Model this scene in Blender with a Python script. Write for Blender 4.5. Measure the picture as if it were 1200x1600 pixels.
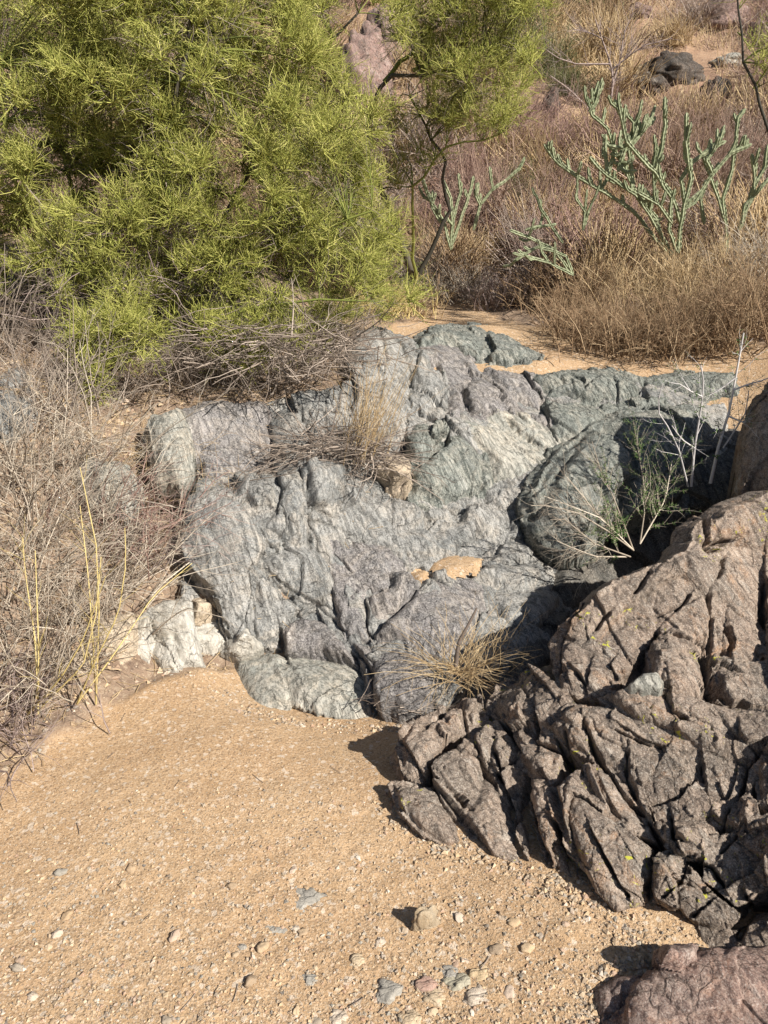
import bpy, math, random
import numpy as np
from mathutils import Vector, Matrix
sc = bpy.context.scene
for o in list(bpy.data.objects): bpy.data.objects.remove(o)
R = math.radians
random.seed(7)
rng = np.random.default_rng(11)

# ------------------------------------------------------------------ camera
PITCH = R(22.0); CAM = np.array([0.0, 0.0, 1.7]); F = 1202.0
cd = bpy.data.cameras.new('camera'); cam = bpy.data.objects.new('camera', cd); sc.collection.objects.link(cam)
cam.location = CAM; cam.rotation_euler = (R(90) - PITCH, 0, 0)
cd.sensor_fit = 'VERTICAL'; cd.sensor_height = 24.0; cd.lens = F / 1600 * 24.0
cd.clip_start = 0.05; cd.clip_end = 400
sc.camera = cam
sc.render.resolution_x = 768; sc.render.resolution_y = 1024

# ------------------------------------------------------------------ world, sun, exposure
SUN_EL = R(40.0); SUN_AZ = R(130.0)      # azimuth clockwise from +Y (the view direction)
w = bpy.data.worlds.new("World"); sc.world = w; w.use_nodes = True
nt = w.node_tree; bg = nt.nodes['Background']
sky = nt.nodes.new('ShaderNodeTexSky'); sky.sky_type = 'NISHITA'; sky.sun_disc = False
sky.sun_elevation = SUN_EL; sky.sun_rotation = SUN_AZ
nt.links.new(sky.outputs[0], bg.inputs[0]); bg.inputs[1].default_value = 0.05
sl = bpy.data.lights.new('sun', 'SUN'); sl.energy = 5.0; sl.angle = R(0.5); sl.color = (1.0, 0.95, 0.87)
so = bpy.data.objects.new('sun', sl); sc.collection.objects.link(so)
sdir = Vector((math.sin(SUN_AZ) * math.cos(SUN_EL), math.cos(SUN_AZ) * math.cos(SUN_EL), math.sin(SUN_EL)))
so.rotation_euler = sdir.to_track_quat('Z', 'Y').to_euler(); so.location = (6, -4, 9)
vs = sc.view_settings; vs.view_transform = 'Standard'; vs.look = 'None'; vs.exposure = 0.72; vs.gamma = 1; vs.use_curve_mapping = False

# ------------------------------------------------------------------ noise (numpy)
def _h(ix, iy, iz, seed):
    with np.errstate(over='ignore'):
        n = (ix.astype(np.uint32) * np.uint32(374761393) + iy.astype(np.uint32) * np.uint32(668265263)
             + iz.astype(np.uint32) * np.uint32(2246822519) + np.uint32(seed * 3266489 + 12345))
        n = (n ^ (n >> np.uint32(13))) * np.uint32(1274126177)
        n = (n ^ (n >> np.uint32(15))) * np.uint32(2654435761)
        return n ^ (n >> np.uint32(16))
_g = np.random.default_rng(3).normal(size=(256, 3)); _g /= np.linalg.norm(_g, axis=1)[:, None]
def perlin(p, seed=0):
    i = np.floor(p).astype(np.int64); f = p - i
    u = f * f * f * (f * (f * 6 - 15) + 10)
    r = 0
    for dx in (0, 1):
        wx = u[:, 0] if dx else 1 - u[:, 0]
        for dy in (0, 1):
            wy = u[:, 1] if dy else 1 - u[:, 1]
            for dz in (0, 1):
                wz = u[:, 2] if dz else 1 - u[:, 2]
                g = _g[_h(i[:, 0] + dx, i[:, 1] + dy, i[:, 2] + dz, seed) & np.uint32(255)]
                r = r + wx * wy * wz * (g[:, 0] * (f[:, 0] - dx) + g[:, 1] * (f[:, 1] - dy) + g[:, 2] * (f[:, 2] - dz))
    return r * 1.6
def fbm(p, oct=4, seed=0, gain=.5):
    r = 0; a = 1.0; q = p.copy()
    for k in range(oct):
        r = r + a * perlin(q, seed + k); a *= gain; q = q * 2.03 + 7.1
    return r
def ridged(p, oct=4, seed=0):
    r = 0; a = 1.0; q = p.copy()
    for k in range(oct):
        r = r + a * (1 - 2 * np.abs(perlin(q, seed + k))); a *= .5; q = q * 2.07 + 3.3
    return r
def worley(p, seed=0):
    i = np.floor(p).astype(np.int64); n = len(p)
    f1 = np.full(n, 9.); f2 = np.full(n, 9.); cid = np.zeros(n, np.uint32); cv = np.zeros((n, 3))
    for dx in (-1, 0, 1):
        for dy in (-1, 0, 1):
            for dz in (-1, 0, 1):
                j = (i[:, 0] + dx, i[:, 1] + dy, i[:, 2] + dz)
                h = _h(*j, seed)
                c = np.stack([j[0] + (h & np.uint32(1023)) / 1023., j[1] + ((h >> np.uint32(10)) & np.uint32(1023)) / 1023.,
                              j[2] + ((h >> np.uint32(20)) & np.uint32(1023)) / 1023.], 1)
                v = p - c; d = np.sqrt((v ** 2).sum(1))
                m = d < f1
                f2 = np.where(m, f1, np.minimum(f2, d)); cid = np.where(m, h, cid); cv = np.where(m[:, None], v, cv)
                f1 = np.where(m, d, f1)
    return f1, f2, cid, cv
def rot(ax, ay, az):
    return np.array(Matrix.Rotation(az, 3, 'Z') @ Matrix.Rotation(ay, 3, 'Y') @ Matrix.Rotation(ax, 3, 'X'))
def cracks(p, M, freq, seed, tilt=.35, lift=.5, crack=.9, cw=.12):
    """fractured blocks: each cell has its own lift and tilt, with grooves between; unit output"""
    q = (p + .10 / freq * np.stack([perlin(p * freq * .9, seed + 5), perlin(p * freq * .9, seed + 6), perlin(p * freq * .9, seed + 7)], 1)) @ M.T * freq
    f1, f2, cid, cv = worley(q, seed)
    a = (cid & np.uint32(255)) / 255. - .5; b = ((cid >> np.uint32(8)) & np.uint32(255)) / 255. - .5
    c = ((cid >> np.uint32(16)) & np.uint32(255)) / 255. - .5
    e = np.clip((f2 - f1) / cw, 0, 1)
    return a * 2 * lift + tilt * 2 * (b * cv[:, 0] + c * cv[:, 1] + a * cv[:, 2]) - crack * (1 - e) ** 2

# ------------------------------------------------------------------ pixel -> place helpers (photo is 1200 x 1600)
cp, sp_ = math.cos(PITCH), math.sin(PITCH)
def ray(u, v):
    u = np.asarray(u, float); v = np.asarray(v, float)
    a = (u - 600) / F; b = -(v - 800) / F
    return np.stack([a, cp + b * sp_, -sp_ + b * cp], -1)
def pw(u, v, y):
    d = ray(u, v); t = np.asarray(y, float) / d[..., 1]
    return CAM + d * t[..., None]
def tps(X, z, lam=1e-4):
    X = np.asarray(X, float); z = np.asarray(z, float); n = len(X)
    def k(r2): return .5 * r2 * np.log(r2 + 1e-12)
    D = ((X[:, None] - X[None]) ** 2).sum(-1); A = np.zeros((n + 3, n + 3))
    A[:n, :n] = k(D) + lam * np.eye(n); A[:n, n] = 1; A[:n, n + 1:] = X; A[n, :n] = 1; A[n + 1:, :n] = X.T
    wv = np.linalg.solve(A, np.concatenate([z, np.zeros(3)]))
    def f(Q):
        out = np.empty(len(Q))
        for s in range(0, len(Q), 60000):
            q = Q[s:s + 60000]; D = ((q[:, None] - X[None]) ** 2).sum(-1)
            out[s:s + 60000] = k(D) @ wv[:n] + wv[n] + q @ wv[n + 1:]
        return out
    return f

# ------------------------------------------------------------------ terrain height
BED = [(200,1080,2.55),(280,1000,2.75),(400,1010,2.75),(500,1030,2.68),(600,1100,2.36),(690,1105,2.33),(290,880,3.0),(400,880,2.95),
 (350,775,3.2),(430,740,3.45),(480,860,3.1),(560,1000,2.72),(520,740,3.5),(600,900,3.0),(700,880,3.15),(660,830,3.35),
 (600,780,3.5),(700,790,3.6),(780,850,3.4),(740,1000,2.75),(850,960,3.0),(900,870,3.56),(850,780,3.7),(640,740,3.72),
 (720,665,4.05),(770,740,3.85),(860,720,4.0),(560,700,3.9),(560,600,4.3),(600,520,5.1),(740,510,5.6),(845,558,5.0),
 (760,590,4.8),(880,578,4.9),(1000,578,4.9),(1120,590,4.8),(930,640,4.5),(860,650,4.4),(800,640,4.45),(660,600,4.5),
 (420,640,4.05),(420,730,3.65),(300,640,3.9),(300,730,3.55),(1000,700,4.1),(1000,850,3.78),(900,1000,2.98),(1150,700,4.0),
 (220,900,2.9),(200,750,3.3),(150,620,3.75),(250,560,4.4)]
_bu = np.array([(a / 600, b / 600) for a, b, c in BED]); _bf = tps(_bu, np.log([c for a, b, c in BED]), 2e-4)
def bedY(u, v):
    s = np.shape(u); return np.exp(_bf(np.stack([np.ravel(u) / 600., np.ravel(v) / 600.], 1))).reshape(s)
TP = [(-.5,.4,0),(0,0,0),(1,0,0),(2,.4,0),(0,1.2,0),(-1,1.2,0),(1,1.2,0),(-.5,2.2,0),(.2,2.1,0),(-.9,1.9,0),(0,1.7,0),(2,1.2,0),(1,2,-.02),
      (-1.26,2.03,.0),(-.74,2.62,0),(-1.5,1.3,.0),(-1.75,1.3,.12),(-2.6,1.4,.6),(-2.6,3,1.05),(-3.5,2.5,1.35),(-3,5,1.3),(-3,7.5,1.45),(2.8,1.3,.6),(2.6,3,.75),(3.2,5,1.1),(3.3,7.5,1.3),
      (-1,6,1.12),(-.3,6,.9),(.6,6,.80),(1.4,6,.80),(2.4,6,.98),(.5,7.4,.80),(-1,7.5,1.2),(1.5,7.5,.92),(2.6,7.5,1.1),(0,4.7,.73),(1,5.05,.735),(.6,5.2,.735),(1.5,5.1,.735),(2.1,5.1,.75),(.2,5.5,.77),(0,5.8,.80)]
for a, b, c in BED[1:]:
    p = pw(a, b, c)
    low = .07 if c < 4.7 else .012
    TP.append((p[0], p[1], p[2] - low))
for a, b, c in [(0,900,2.6),(0,650,3.2),(150,900,2.78),(150,700,3.35),(60,1080,2.33),(0,580,3.9),(-150,800,2.6),(60,760,3.0)]:
    p = pw(a, b, c); TP.append(tuple(p))
_tf = tps([(a, b) for a, b, c in TP], [c for a, b, c in TP], 2e-3)
def sstep(a, b, x):
    t = np.clip((x - a) / (b - a), 0, 1); return t * t * (3 - 2 * t)
def T(x, y, fine=True):
    x = np.ravel(np.asarray(x, float)); y = np.ravel(np.asarray(y, float))
    xx = np.clip(x, -4, 4); yy = np.clip(y, 0, 8)
    near = _tf(np.stack([xx, yy], 1))
    P = np.stack([x, y, 0 * x], 1)
    hill = .86 + np.maximum(0, y - 7.3) * .5 + .5 * perlin(P * .22, 41) * sstep(7, 12, y) + .16 * perlin(P * .8, 42) + .10 * np.maximum(0, np.abs(x - .8) - 2)
    k = sstep(6.6, 8.4, y)
    z = near * (1 - k) + hill * k
    if fine:
        z = z + .014 * perlin(P * 1.7, 43) + .004 * perlin(P * 9, 44) + .0045 * (1 - sstep(1.5, 2.1, y - .25 * x)) * fbm(P * 22, 3, 46)
        rough = wash(x, y)
        z = z + (1 - rough) * (.045 * fbm(P * 4, 3, 45))
    return z
WASH = np.array([(-1.75,-1),(-1.7,1.0),(-1.5,1.4),(-1.26,2.0),(-.98,2.35),(-.76,2.62),(-.3,2.8),(-.1,3.4),(.1,3.9),(.15,4.7),(-.12,5.1),(-.1,5.8),(.3,6.6),(.45,7.3),(.9,7.3),(1.0,6.4),(1.5,5.65),(2.3,5.5),(2.6,4.9),(2.2,4),(2.3,2),(3,-1)])
def polyd(P, poly):
    """signed distance to polygon, positive inside"""
    poly = np.asarray(poly, float); d = np.full(len(P), 1e9); ins = np.zeros(len(P), bool)
    for a, b in zip(poly, np.roll(poly, -1, 0)):
        e = b - a; wv = P - a; t = np.clip((wv @ e) / (e @ e + 1e-12), 0, 1)
        d = np.minimum(d, ((wv - t[:, None] * e) ** 2).sum(1))
        c = ((a[1] > P[:, 1]) != (b[1] > P[:, 1]))
        with np.errstate(divide='ignore', invalid='ignore'):
            xi = a[0] + (P[:, 1] - a[1]) * (b[0] - a[0]) / (b[1] - a[1])
        ins ^= c & (P[:, 0] < xi)
    return np.where(ins, 1, -1) * np.sqrt(d)
def wash(x, y):
    P = np.stack([x, y, 0 * x], 1)
    d = polyd(P[:, :2], WASH) + .09 * perlin(P * 3, 50) + .03 * perlin(P * 11, 51)
    return sstep(-.03, .05, d)
def hit(u, v):
    """first point of the bare terrain seen through photo pixel (u, v)"""
    d = ray(u, v); ys = np.concatenate([np.linspace(1, 8, 700), np.linspace(8, 45, 900)])
    P = CAM + d[None] * (ys / d[1])[:, None]
    g = P[:, 2] - T(P[:, 0], P[:, 1], False)
    i = np.argmax(g < 0) if (g < 0).any() else len(ys) - 1
    return P[i]

# ------------------------------------------------------------------ object helpers
def tag(o, label=None, cat=None, group=None, kind=None):
    if label: o['label'] = label
    if cat: o['category'] = cat
    if group: o['group'] = group
    if kind: o['kind'] = kind
    return o
def npmesh(name, V, Fa, mat, smooth=True, attrs=None, parent=None, origin=None, K=None):
    """V (n,3); Fa (m,k) array of faces"""
    V = np.asarray(V, np.float32); Fa = np.asarray(Fa, np.int32)
    if origin is None:
        origin = np.array([V[:, 0].mean(), V[:, 1].mean(), V[:, 2].min()]) if parent is None else np.zeros(3)
    me = bpy.data.meshes.new(name); k = Fa.shape[1]
    me.vertices.add(len(V)); me.vertices.foreach_set('co', (V - np.asarray(origin, np.float32)).ravel())
    me.loops.add(Fa.size); me.loops.foreach_set('vertex_index', Fa.ravel())
    me.polygons.add(len(Fa)); me.polygons.foreach_set('loop_start', np.arange(0, Fa.size, k, dtype=np.int32))
    me.polygons.foreach_set('loop_total', np.full(len(Fa), k, np.int32))
    me.update(calc_edges=True)
    me.polygons.foreach_set('use_smooth', np.full(len(Fa), smooth))
    for n_, a in (attrs or {}).items():
        at = me.attributes.new(n_, 'FLOAT', 'POINT'); at.data.foreach_set('value', np.asarray(a, np.float32))
    me.materials.append(mat)
    o = bpy.data.objects.new(name, me); sc.collection.objects.link(o)
    o.location = origin
    if parent is not None: o.parent = parent
    return o
def empty(name, loc):
    o = bpy.data.objects.new(name, None); o.empty_display_size = .1; sc.collection.objects.link(o); o.location = loc; return o

# ------------------------------------------------------------------ materials
class NT:
    def __init__(s, name):
        s.m = bpy.data.materials.new(name); s.m.use_nodes = True; s.t = s.m.node_tree; s.t.nodes.clear()
        s.out = s.t.nodes.new('ShaderNodeOutputMaterial'); s.b = s.t.nodes.new('ShaderNodeBsdfPrincipled')
        s.t.links.new(s.b.outputs[0], s.out.inputs[0]); s.tc = s.t.nodes.new('ShaderNodeTexCoord')
        s.b.inputs['Specular IOR Level'].default_value = .25
    def n(s, k, **kw):
        x = s.t.nodes.new(k)
        for a, b in kw.items(): setattr(x, a, b)
        return x
    def put(s, sock, v):
        if hasattr(v, 'is_output'): s.t.links.new(v, sock)
        else: sock.default_value = v
    def mapp(s, scale=(1, 1, 1), rotv=(0, 0, 0), src=None):
        x = s.n('ShaderNodeMapping'); s.put(x.inputs[0], src or s.tc.outputs['Object'])
        x.vector_type = 'TEXTURE'; x.inputs['Scale'].default_value = [1. / k for k in scale]; x.inputs['Rotation'].default_value = rotv; return x.outputs[0]
    def noise(s, scale, detail=4, rough=.6, vec=None, dist=0):
        x = s.n('ShaderNodeTexNoise'); s.put(x.inputs['Vector'], vec or s.tc.outputs['Object'])
        x.inputs['Scale'].default_value = scale; x.inputs['Detail'].default_value = detail
        x.inputs['Roughness'].default_value = rough; x.inputs['Distortion'].default_value = dist; return x.outputs['Fac']
    def vor(s, scale, feat='F1', vec=None, out='Distance', rand=1):
        x = s.n('ShaderNodeTexVoronoi', feature=feat); s.put(x.inputs['Vector'], vec or s.tc.outputs['Object'])
        x.inputs['Scale'].default_value = scale; x.inputs['Randomness'].default_value = rand; return x.outputs[out]
    def ramp(s, f, stops):
        x = s.n('ShaderNodeValToRGB'); s.put(x.inputs[0], f); e = x.color_ramp.elements
        while len(e) < len(stops): e.new(.5)
        for i, (p, c) in enumerate(stops):
            e[i].position = p; e[i].color = (c, c, c, 1) if isinstance(c, (int, float)) else (*c, 1)
        return x.outputs[0]
    def mix(s, f, a, b, mode='MIX'):
        x = s.n('ShaderNodeMix', data_type='RGBA', blend_type=mode); s.put(x.inputs[0], f)
        s.put(x.inputs[6], (*a, 1) if isinstance(a, tuple) else a); s.put(x.inputs[7], (*b, 1) if isinstance(b, tuple) else b); return x.outputs[2]
    def math(s, op, a, b=0.):
        x = s.n('ShaderNodeMath', operation=op); s.put(x.inputs[0], a); s.put(x.inputs[1], b); return x.outputs[0]
    def attr(s, name, out='Fac'):
        x = s.n('ShaderNodeAttribute'); x.attribute_name = name; return x.outputs[out]
    def sep(s, col):
        x = s.n('ShaderNodeSeparateColor'); s.put(x.inputs[0], col); return x.outputs[0]
    def bump(s, h, strength, dist, prev=None):
        x = s.n('ShaderNodeBump'); s.put(x.inputs['Height'], h); x.inputs['Strength'].default_value = strength
        x.inputs['Distance'].default_value = dist
        if prev is not None: s.put(x.inputs['Normal'], prev)
        return x.outputs[0]
    def done(s, col, rough=.9, nrm=None):
        s.put(s.b.inputs['Base Color'], (*col, 1) if isinstance(col, tuple) else col); s.put(s.b.inputs['Roughness'], rough)
        if nrm is not None: s.put(s.b.inputs['Normal'], nrm)
        return s.m

SPK = 330
def rock_material(name, c1, c2, c3, cs, streak=(0, 0, 0), white=0., lichen=0., rust=None, specks=.5, streakamt=.7, spec=.3, bumpk=1.):
    m = NT(name)
    big = m.ramp(m.noise(2.6, 6, .68, dist=.5), [(.40, 0.), (.58, 1.)])
    col = m.mix(big, c1, c2)
    mid = m.ramp(m.noise(7.5, 7, .75, dist=.8), [(.47, 0.), (.60, 1.)])
    col = m.mix(m.math('MULTIPLY', mid, .85), col, c3)
    dk = m.ramp(m.noise(4.3, 7, .75, vec=m.mapp((1, 1, .4), (.3, .2, 1.)), dist=.7), [(.52, 0.), (.66, 1.)])
    col = m.mix(m.math('MULTIPLY', dk, .6), col, m.mix(.45, col, cs))
    sv = m.mapp((1, 1, .07), streak)
    st = m.noise(60, 4, .7, vec=sv)
    st2 = m.noise(19, 5, .75, vec=m.mapp((1, 1, .09), streak), dist=.3)
    col = m.mix(m.math('MULTIPLY', m.ramp(st2, [(.455, 0.), (.49, 1.), (.515, 0.)]), streakamt * .7), col, cs)
    col = m.mix(m.math('MULTIPLY', m.ramp(st2, [(.58, 0.), (.66, 1.)]), .5), col, m.mix(.55, col, (.72, .68, .6)))
    col = m.mix(m.math('MULTIPLY', m.ramp(st, [(.40, 1.), (.54, 0.)]), streakamt), col, cs)
    if rust:
        col = m.mix(m.math('MULTIPLY', m.ramp(m.noise(7, 6, .75, dist=1.), [(.55, 0.), (.7, 1.)]), .65), col, rust)
    if white > 0:
        col = m.mix(m.math('MULTIPLY', m.ramp(m.noise(9, 7, .7, vec=m.mapp((1, 1, .5), streak)), [(.60, 0.), (.70, 1.)]), white), col, (.62, .57, .48))
    specks = specks * .75
    sp = m.noise(230 if 'brown' in name or 'red' in name or 'pebble' in name else 150, 3, .7)
    col = m.mix(m.math('MULTIPLY', m.ramp(sp, [(.57, 0.), (.61, 1.)]), specks), col, m.mix(.6, col, (.75, .7, .62)))
    col = m.mix(m.math('MULTIPLY', m.ramp(sp, [(.36, 1.), (.45, 0.)]), min(1, specks * 1.5)), col, m.mix(.8, col, (.02, .02, .02)))
    if lichen > 0:
        lm = m.math('MULTIPLY', m.ramp(m.noise(5, 2, .5), [(.56, 0.), (.6, 1.)]), m.ramp(m.noise(38, 4, .6, dist=1.), [(.63, 0.), (.66, 1.)]))
        col = m.mix(m.math('MULTIPLY', lm, lichen), col, (.5, .48, .05))
    wv = m.n('ShaderNodeVectorMath', operation='ADD'); nz = m.n('ShaderNodeTexNoise'); nz.inputs['Scale'].default_value = 5; nz.inputs['Detail'].default_value = 4
    m.put(nz.inputs['Vector'], m.tc.outputs['Object']); sc_ = m.n('ShaderNodeVectorMath', operation='SCALE'); m.put(sc_.inputs[0], nz.outputs['Color']); sc_.inputs['Scale'].default_value = .22
    m.put(wv.inputs[0], m.mapp((1, 1, .55), streak)); m.put(wv.inputs[1], sc_.outputs[0])
    e1 = m.ramp(m.vor(6.5, 'DISTANCE_TO_EDGE', vec=wv.outputs[0]), [(0., 0.), (.022, 1.)]); e2 = m.ramp(m.vor(19, 'DISTANCE_TO_EDGE', vec=wv.outputs[0]), [(0., 0.), (.035, 1.)])
    cm = m.ramp(m.noise(3.1, 3), [(.45, 0.), (.55, 1.)]); e2 = m.math('MAXIMUM', e2, cm); e1 = m.math('MAXIMUM', e1, m.ramp(m.noise(4.7, 4), [(.46, 0.), (.56, 1.)]))
    col = m.mix(m.math('MULTIPLY', m.math('SUBTRACT', 1., e1), .3), col, m.mix(.8, col, (.03, .025, .02)))
    b = m.bump(e1, .7 * bumpk, .014); b = m.bump(e2, .7 * bumpk, .008, b)
    b = m.bump(m.noise(34, 7, .8, dist=.2), .55 * bumpk, .012, b)
    b = m.bump(st, .28 * bumpk, .006, b)
    b = m.bump(m.noise(75, 6, .8), .5 * bumpk, .008, b)
    b = m.bump(m.noise(190, 4, .8), .7 * bumpk, .004, b)
    m.b.inputs['Specular IOR Level'].default_value = spec
    return m.done(col, m.ramp(m.noise(60, 3), [(.3, .55), (.7, .9)]), b)

STK = (R(-38), R(-25), 0)
M_grey = rock_material('grey_gneiss', (0.378,0.365,0.339), (0.220,0.224,0.216), (0.440,0.396,0.339), (0.075,0.075,0.070), STK, white=.35, specks=.6)
M_green = rock_material('green_gneiss', (0.261,0.275,0.243), (0.189,0.198,0.180), (0.342,0.324,0.270), (0.054,0.063,0.054), STK, white=.25, specks=.55, streakamt=.85)
M_pale = rock_material('pale_gneiss', (.47,.44,.375), (.33,.335,.30), (.56,.49,.39), (.14,.14,.12), STK, white=.6, specks=.5, streakamt=.8)
M_mauve = rock_material('mauve_gneiss', (0.318,0.292,0.280), (0.215,0.206,0.202), (0.378,0.331,0.288), (0.065,0.060,0.058), STK, white=.25, specks=.7)
M_brown = rock_material('brown_gneiss', (.335,.25,.19), (.245,.20,.16), (.39,.30,.23), (.06,.044,.034), (R(-20), R(-30), 0), lichen=.9, rust=(.42,.23,.115), specks=.75, streakamt=.6, white=.15)
M_gully_shade = rock_material('shade_tinted_gully_rock', (.15,.135,.115), (.11,.105,.095), (.18,.155,.125), (.04,.038,.033), STK, specks=.5)  # base colour darkened below the neighbouring gneiss to paint in the gully shadow
M_red = rock_material('red_gneiss', (0.388,0.254,0.199), (0.286,0.214,0.184), (0.438,0.317,0.254), (0.102,0.061,0.052), (R(-60), R(-40), 0), rust=(.40,.19,.10), specks=.7, white=.3)
M_quartz = rock_material('white_quartz', (.58,.53,.45), (.40,.375,.32), (.66,.62,.55), (.20,.195,.175), STK, white=.9, specks=.2, streakamt=.45)
M_tan = rock_material('tan_stone', (.58,.46,.33), (.50,.40,.28), (.62,.51,.38), (.2,.16,.12), (0, R(70), 0), specks=.4, streakamt=.4)
M_hillrock = rock_material('hillside_rock', (.26,.17,.14), (.33,.21,.175), (.24,.18,.15), (.12,.08,.07), STK, rust=(.35,.17,.1), specks=.4)
M_darkrock = rock_material('dark_rock', (.055,.043,.033), (.085,.065,.05), (.13,.09,.06), (.025,.02,.018), STK, specks=.4)

def sand_material():
    m = NT('sand')
    wsh = m.attr('wash')
    s1 = m.mix(m.ramp(m.noise(2.2, 5, .6), [(.35, 0.), (.65, 1.)]), (.44, .29, .168), (.50, .345, .205))
    s1 = m.mix(m.math('MULTIPLY', m.ramp(m.noise(14, 6, .7), [(.45, 0.), (.7, 1.)]), .5), s1, (.39, .245, .125))
    g = m.vor(230, out='Color'); gv = m.sep(g)
    s1 = m.mix(m.math('MULTIPLY', m.ramp(gv, [(.80, 0.), (.86, 1.)]), .55), s1, (.60, .47, .33))
    s1 = m.mix(m.math('MULTIPLY', m.ramp(gv, [(.12, 1.), (.18, 0.)]), .65), s1, (.20, .14, .09))
    g2 = m.sep(m.vor(90, out='Color'))
    s1 = m.mix(m.math('MULTIPLY', m.ramp(g2, [(.93, 0.), (.95, 1.)]), .5), s1, (.68, .6, .5))
    so_ = m.mix(m.ramp(m.noise(6, 6, .7), [(.4, 0.), (.6, 1.)]), (.20, .14, .10), (.30, .215, .15))
    far = m.mix(m.ramp(m.noise(.9, 7, .7), [(.42, 0.), (.6, 1.)]), (.28, .17, .115), (.38, .25, .16))
    so_ = m.mix(m.attr('far'), so_, far)
    so_ = m.mix(m.math('MULTIPLY', m.ramp(m.noise(45, 4, .8), [(.5, 0.), (.65, 1.)]), .6), so_, (.45, .36, .26))
    so_ = m.mix(m.math('MULTIPLY', m.ramp(m.noise(30, 4, .8), [(.35, 1.), (.46, 0.)]), .7), so_, (.10, .07, .055))
    col = m.mix(wsh, so_, s1)
    b = m.bump(m.noise(18, 6, .75), .6, .025)
    b = m.bump(m.noise(300, 3, .8), .7, .003, b)
    b = m.bump(m.vor(150), .35, .003, b)
    m.b.inputs['Specular IOR Level'].default_value = .15
    return m.done(col, .95, b)
M_sand = sand_material()

# ------------------------------------------------------------------ terrain sheet
def build_ground():
    ys = [-2.0]
    while ys[-1] < 60: ys.append(ys[-1] + (.05 if ys[-1] < .6 else max(.012, .0068 * ys[-1])))
    ys = np.array(ys); nc = 420
    s = np.linspace(-1, 1, nc); X = s[None, :] * (2.6 + .72 * np.maximum(ys, 0))[:, None] ; X = X + .0 ; Y = np.repeat(ys[:, None], nc, 1)
    z = T(X, Y); nr = len(ys)
    V = np.stack([X.ravel(), Y.ravel(), z], 1)
    i = np.arange(nr * nc).reshape(nr, nc)
    Fa = np.stack([i[:-1, :-1], i[:-1, 1:], i[1:, 1:], i[1:, :-1]], -1).reshape(-1, 4)
    o = npmesh('ground', V, Fa, M_sand, attrs={'wash': wash(V[:, 0], V[:, 1]), 'far': sstep(6.5, 9, V[:, 1])}, origin=(0, 0, 0))
    tag(o, kind='structure', label='coarse tan sand of the dry wash rising into the brown hillside')
build_ground()

# ------------------------------------------------------------------ rocks
def ctrlY(pts, lam=2e-4):
    f = tps([(a / 600, b / 600) for a, b, c in pts], np.log([c for a, b, c in pts]), lam)
    return lambda u, v: np.exp(f(np.stack([np.ravel(u) / 600., np.ravel(v) / 600.], 1))).reshape(np.shape(u))
RS = rot(*STK).T
def disp_gneiss(P, k=1., seed=0):
    q = P @ rot(*STK); msk = sstep(-.25, .35, perlin(P * 1.9, seed + 31))
    d = .010 * fbm(P * 2.6, 2, seed + 60)
    d += .040 * cracks(P, RS * np.array([[1], [1], [.42]]), 3.0, seed + 3, tilt=1.15, lift=.2, crack=.12, cw=.02)
    d += (.004 + .012 * msk) * cracks(P, RS * np.array([[1], [1], [.35]]), 9, seed + 4, tilt=1.25, lift=.25, crack=.25, cw=.035)
    d += (.0012 + .0036 * msk) * cracks(P, RS * np.array([[1], [1], [.18]]), 32, seed + 6, tilt=1.2, lift=.3, crack=.5, cw=.10)
    d += .0011 * ridged(q * np.array([70, 70, 8]), 2, seed + 66) + .0022 * fbm(P * 30, 3, seed + 65)
    return d * k
RB = rot(R(20), R(35), R(15))
def disp_blocky(P, k=1., seed=0):
    msk = sstep(-.25, .35, perlin(P * 2.2, seed + 33) + .9 * (.22 - P[:, 2]))
    d = .012 * fbm(P * 2.2, 2, seed + 70)
    d += .046 * cracks(P, RB * np.array([[1], [1], [.42]]), 2.7, seed + 8, tilt=1.1, lift=.2, crack=.12, cw=.02)
    d += (.005 + .014 * msk) * cracks(P, RB * np.array([[1], [1], [.45]]), 8.0, seed + 9, tilt=1.25, lift=.28, crack=.25, cw=.035)
    d += (.0025 + .0055 * msk) * cracks(P, RB * np.array([[1], [1], [.6]]), 25, seed + 2, tilt=1.2, lift=.35, crack=.3, cw=.06)
    d += .0030 * fbm(P * 60, 3, seed + 72)
    return d * k
def disp_smooth(P, k=1., seed=0):
    return k * (.02 * fbm(P * 3.2, 3, seed + 75) + .006 * fbm(P * 14, 3, seed + 76) + .004 * cracks(P, RB, 10, seed + 5, cw=.1) + .002 * fbm(P * 60, 2, seed + 77))
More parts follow.
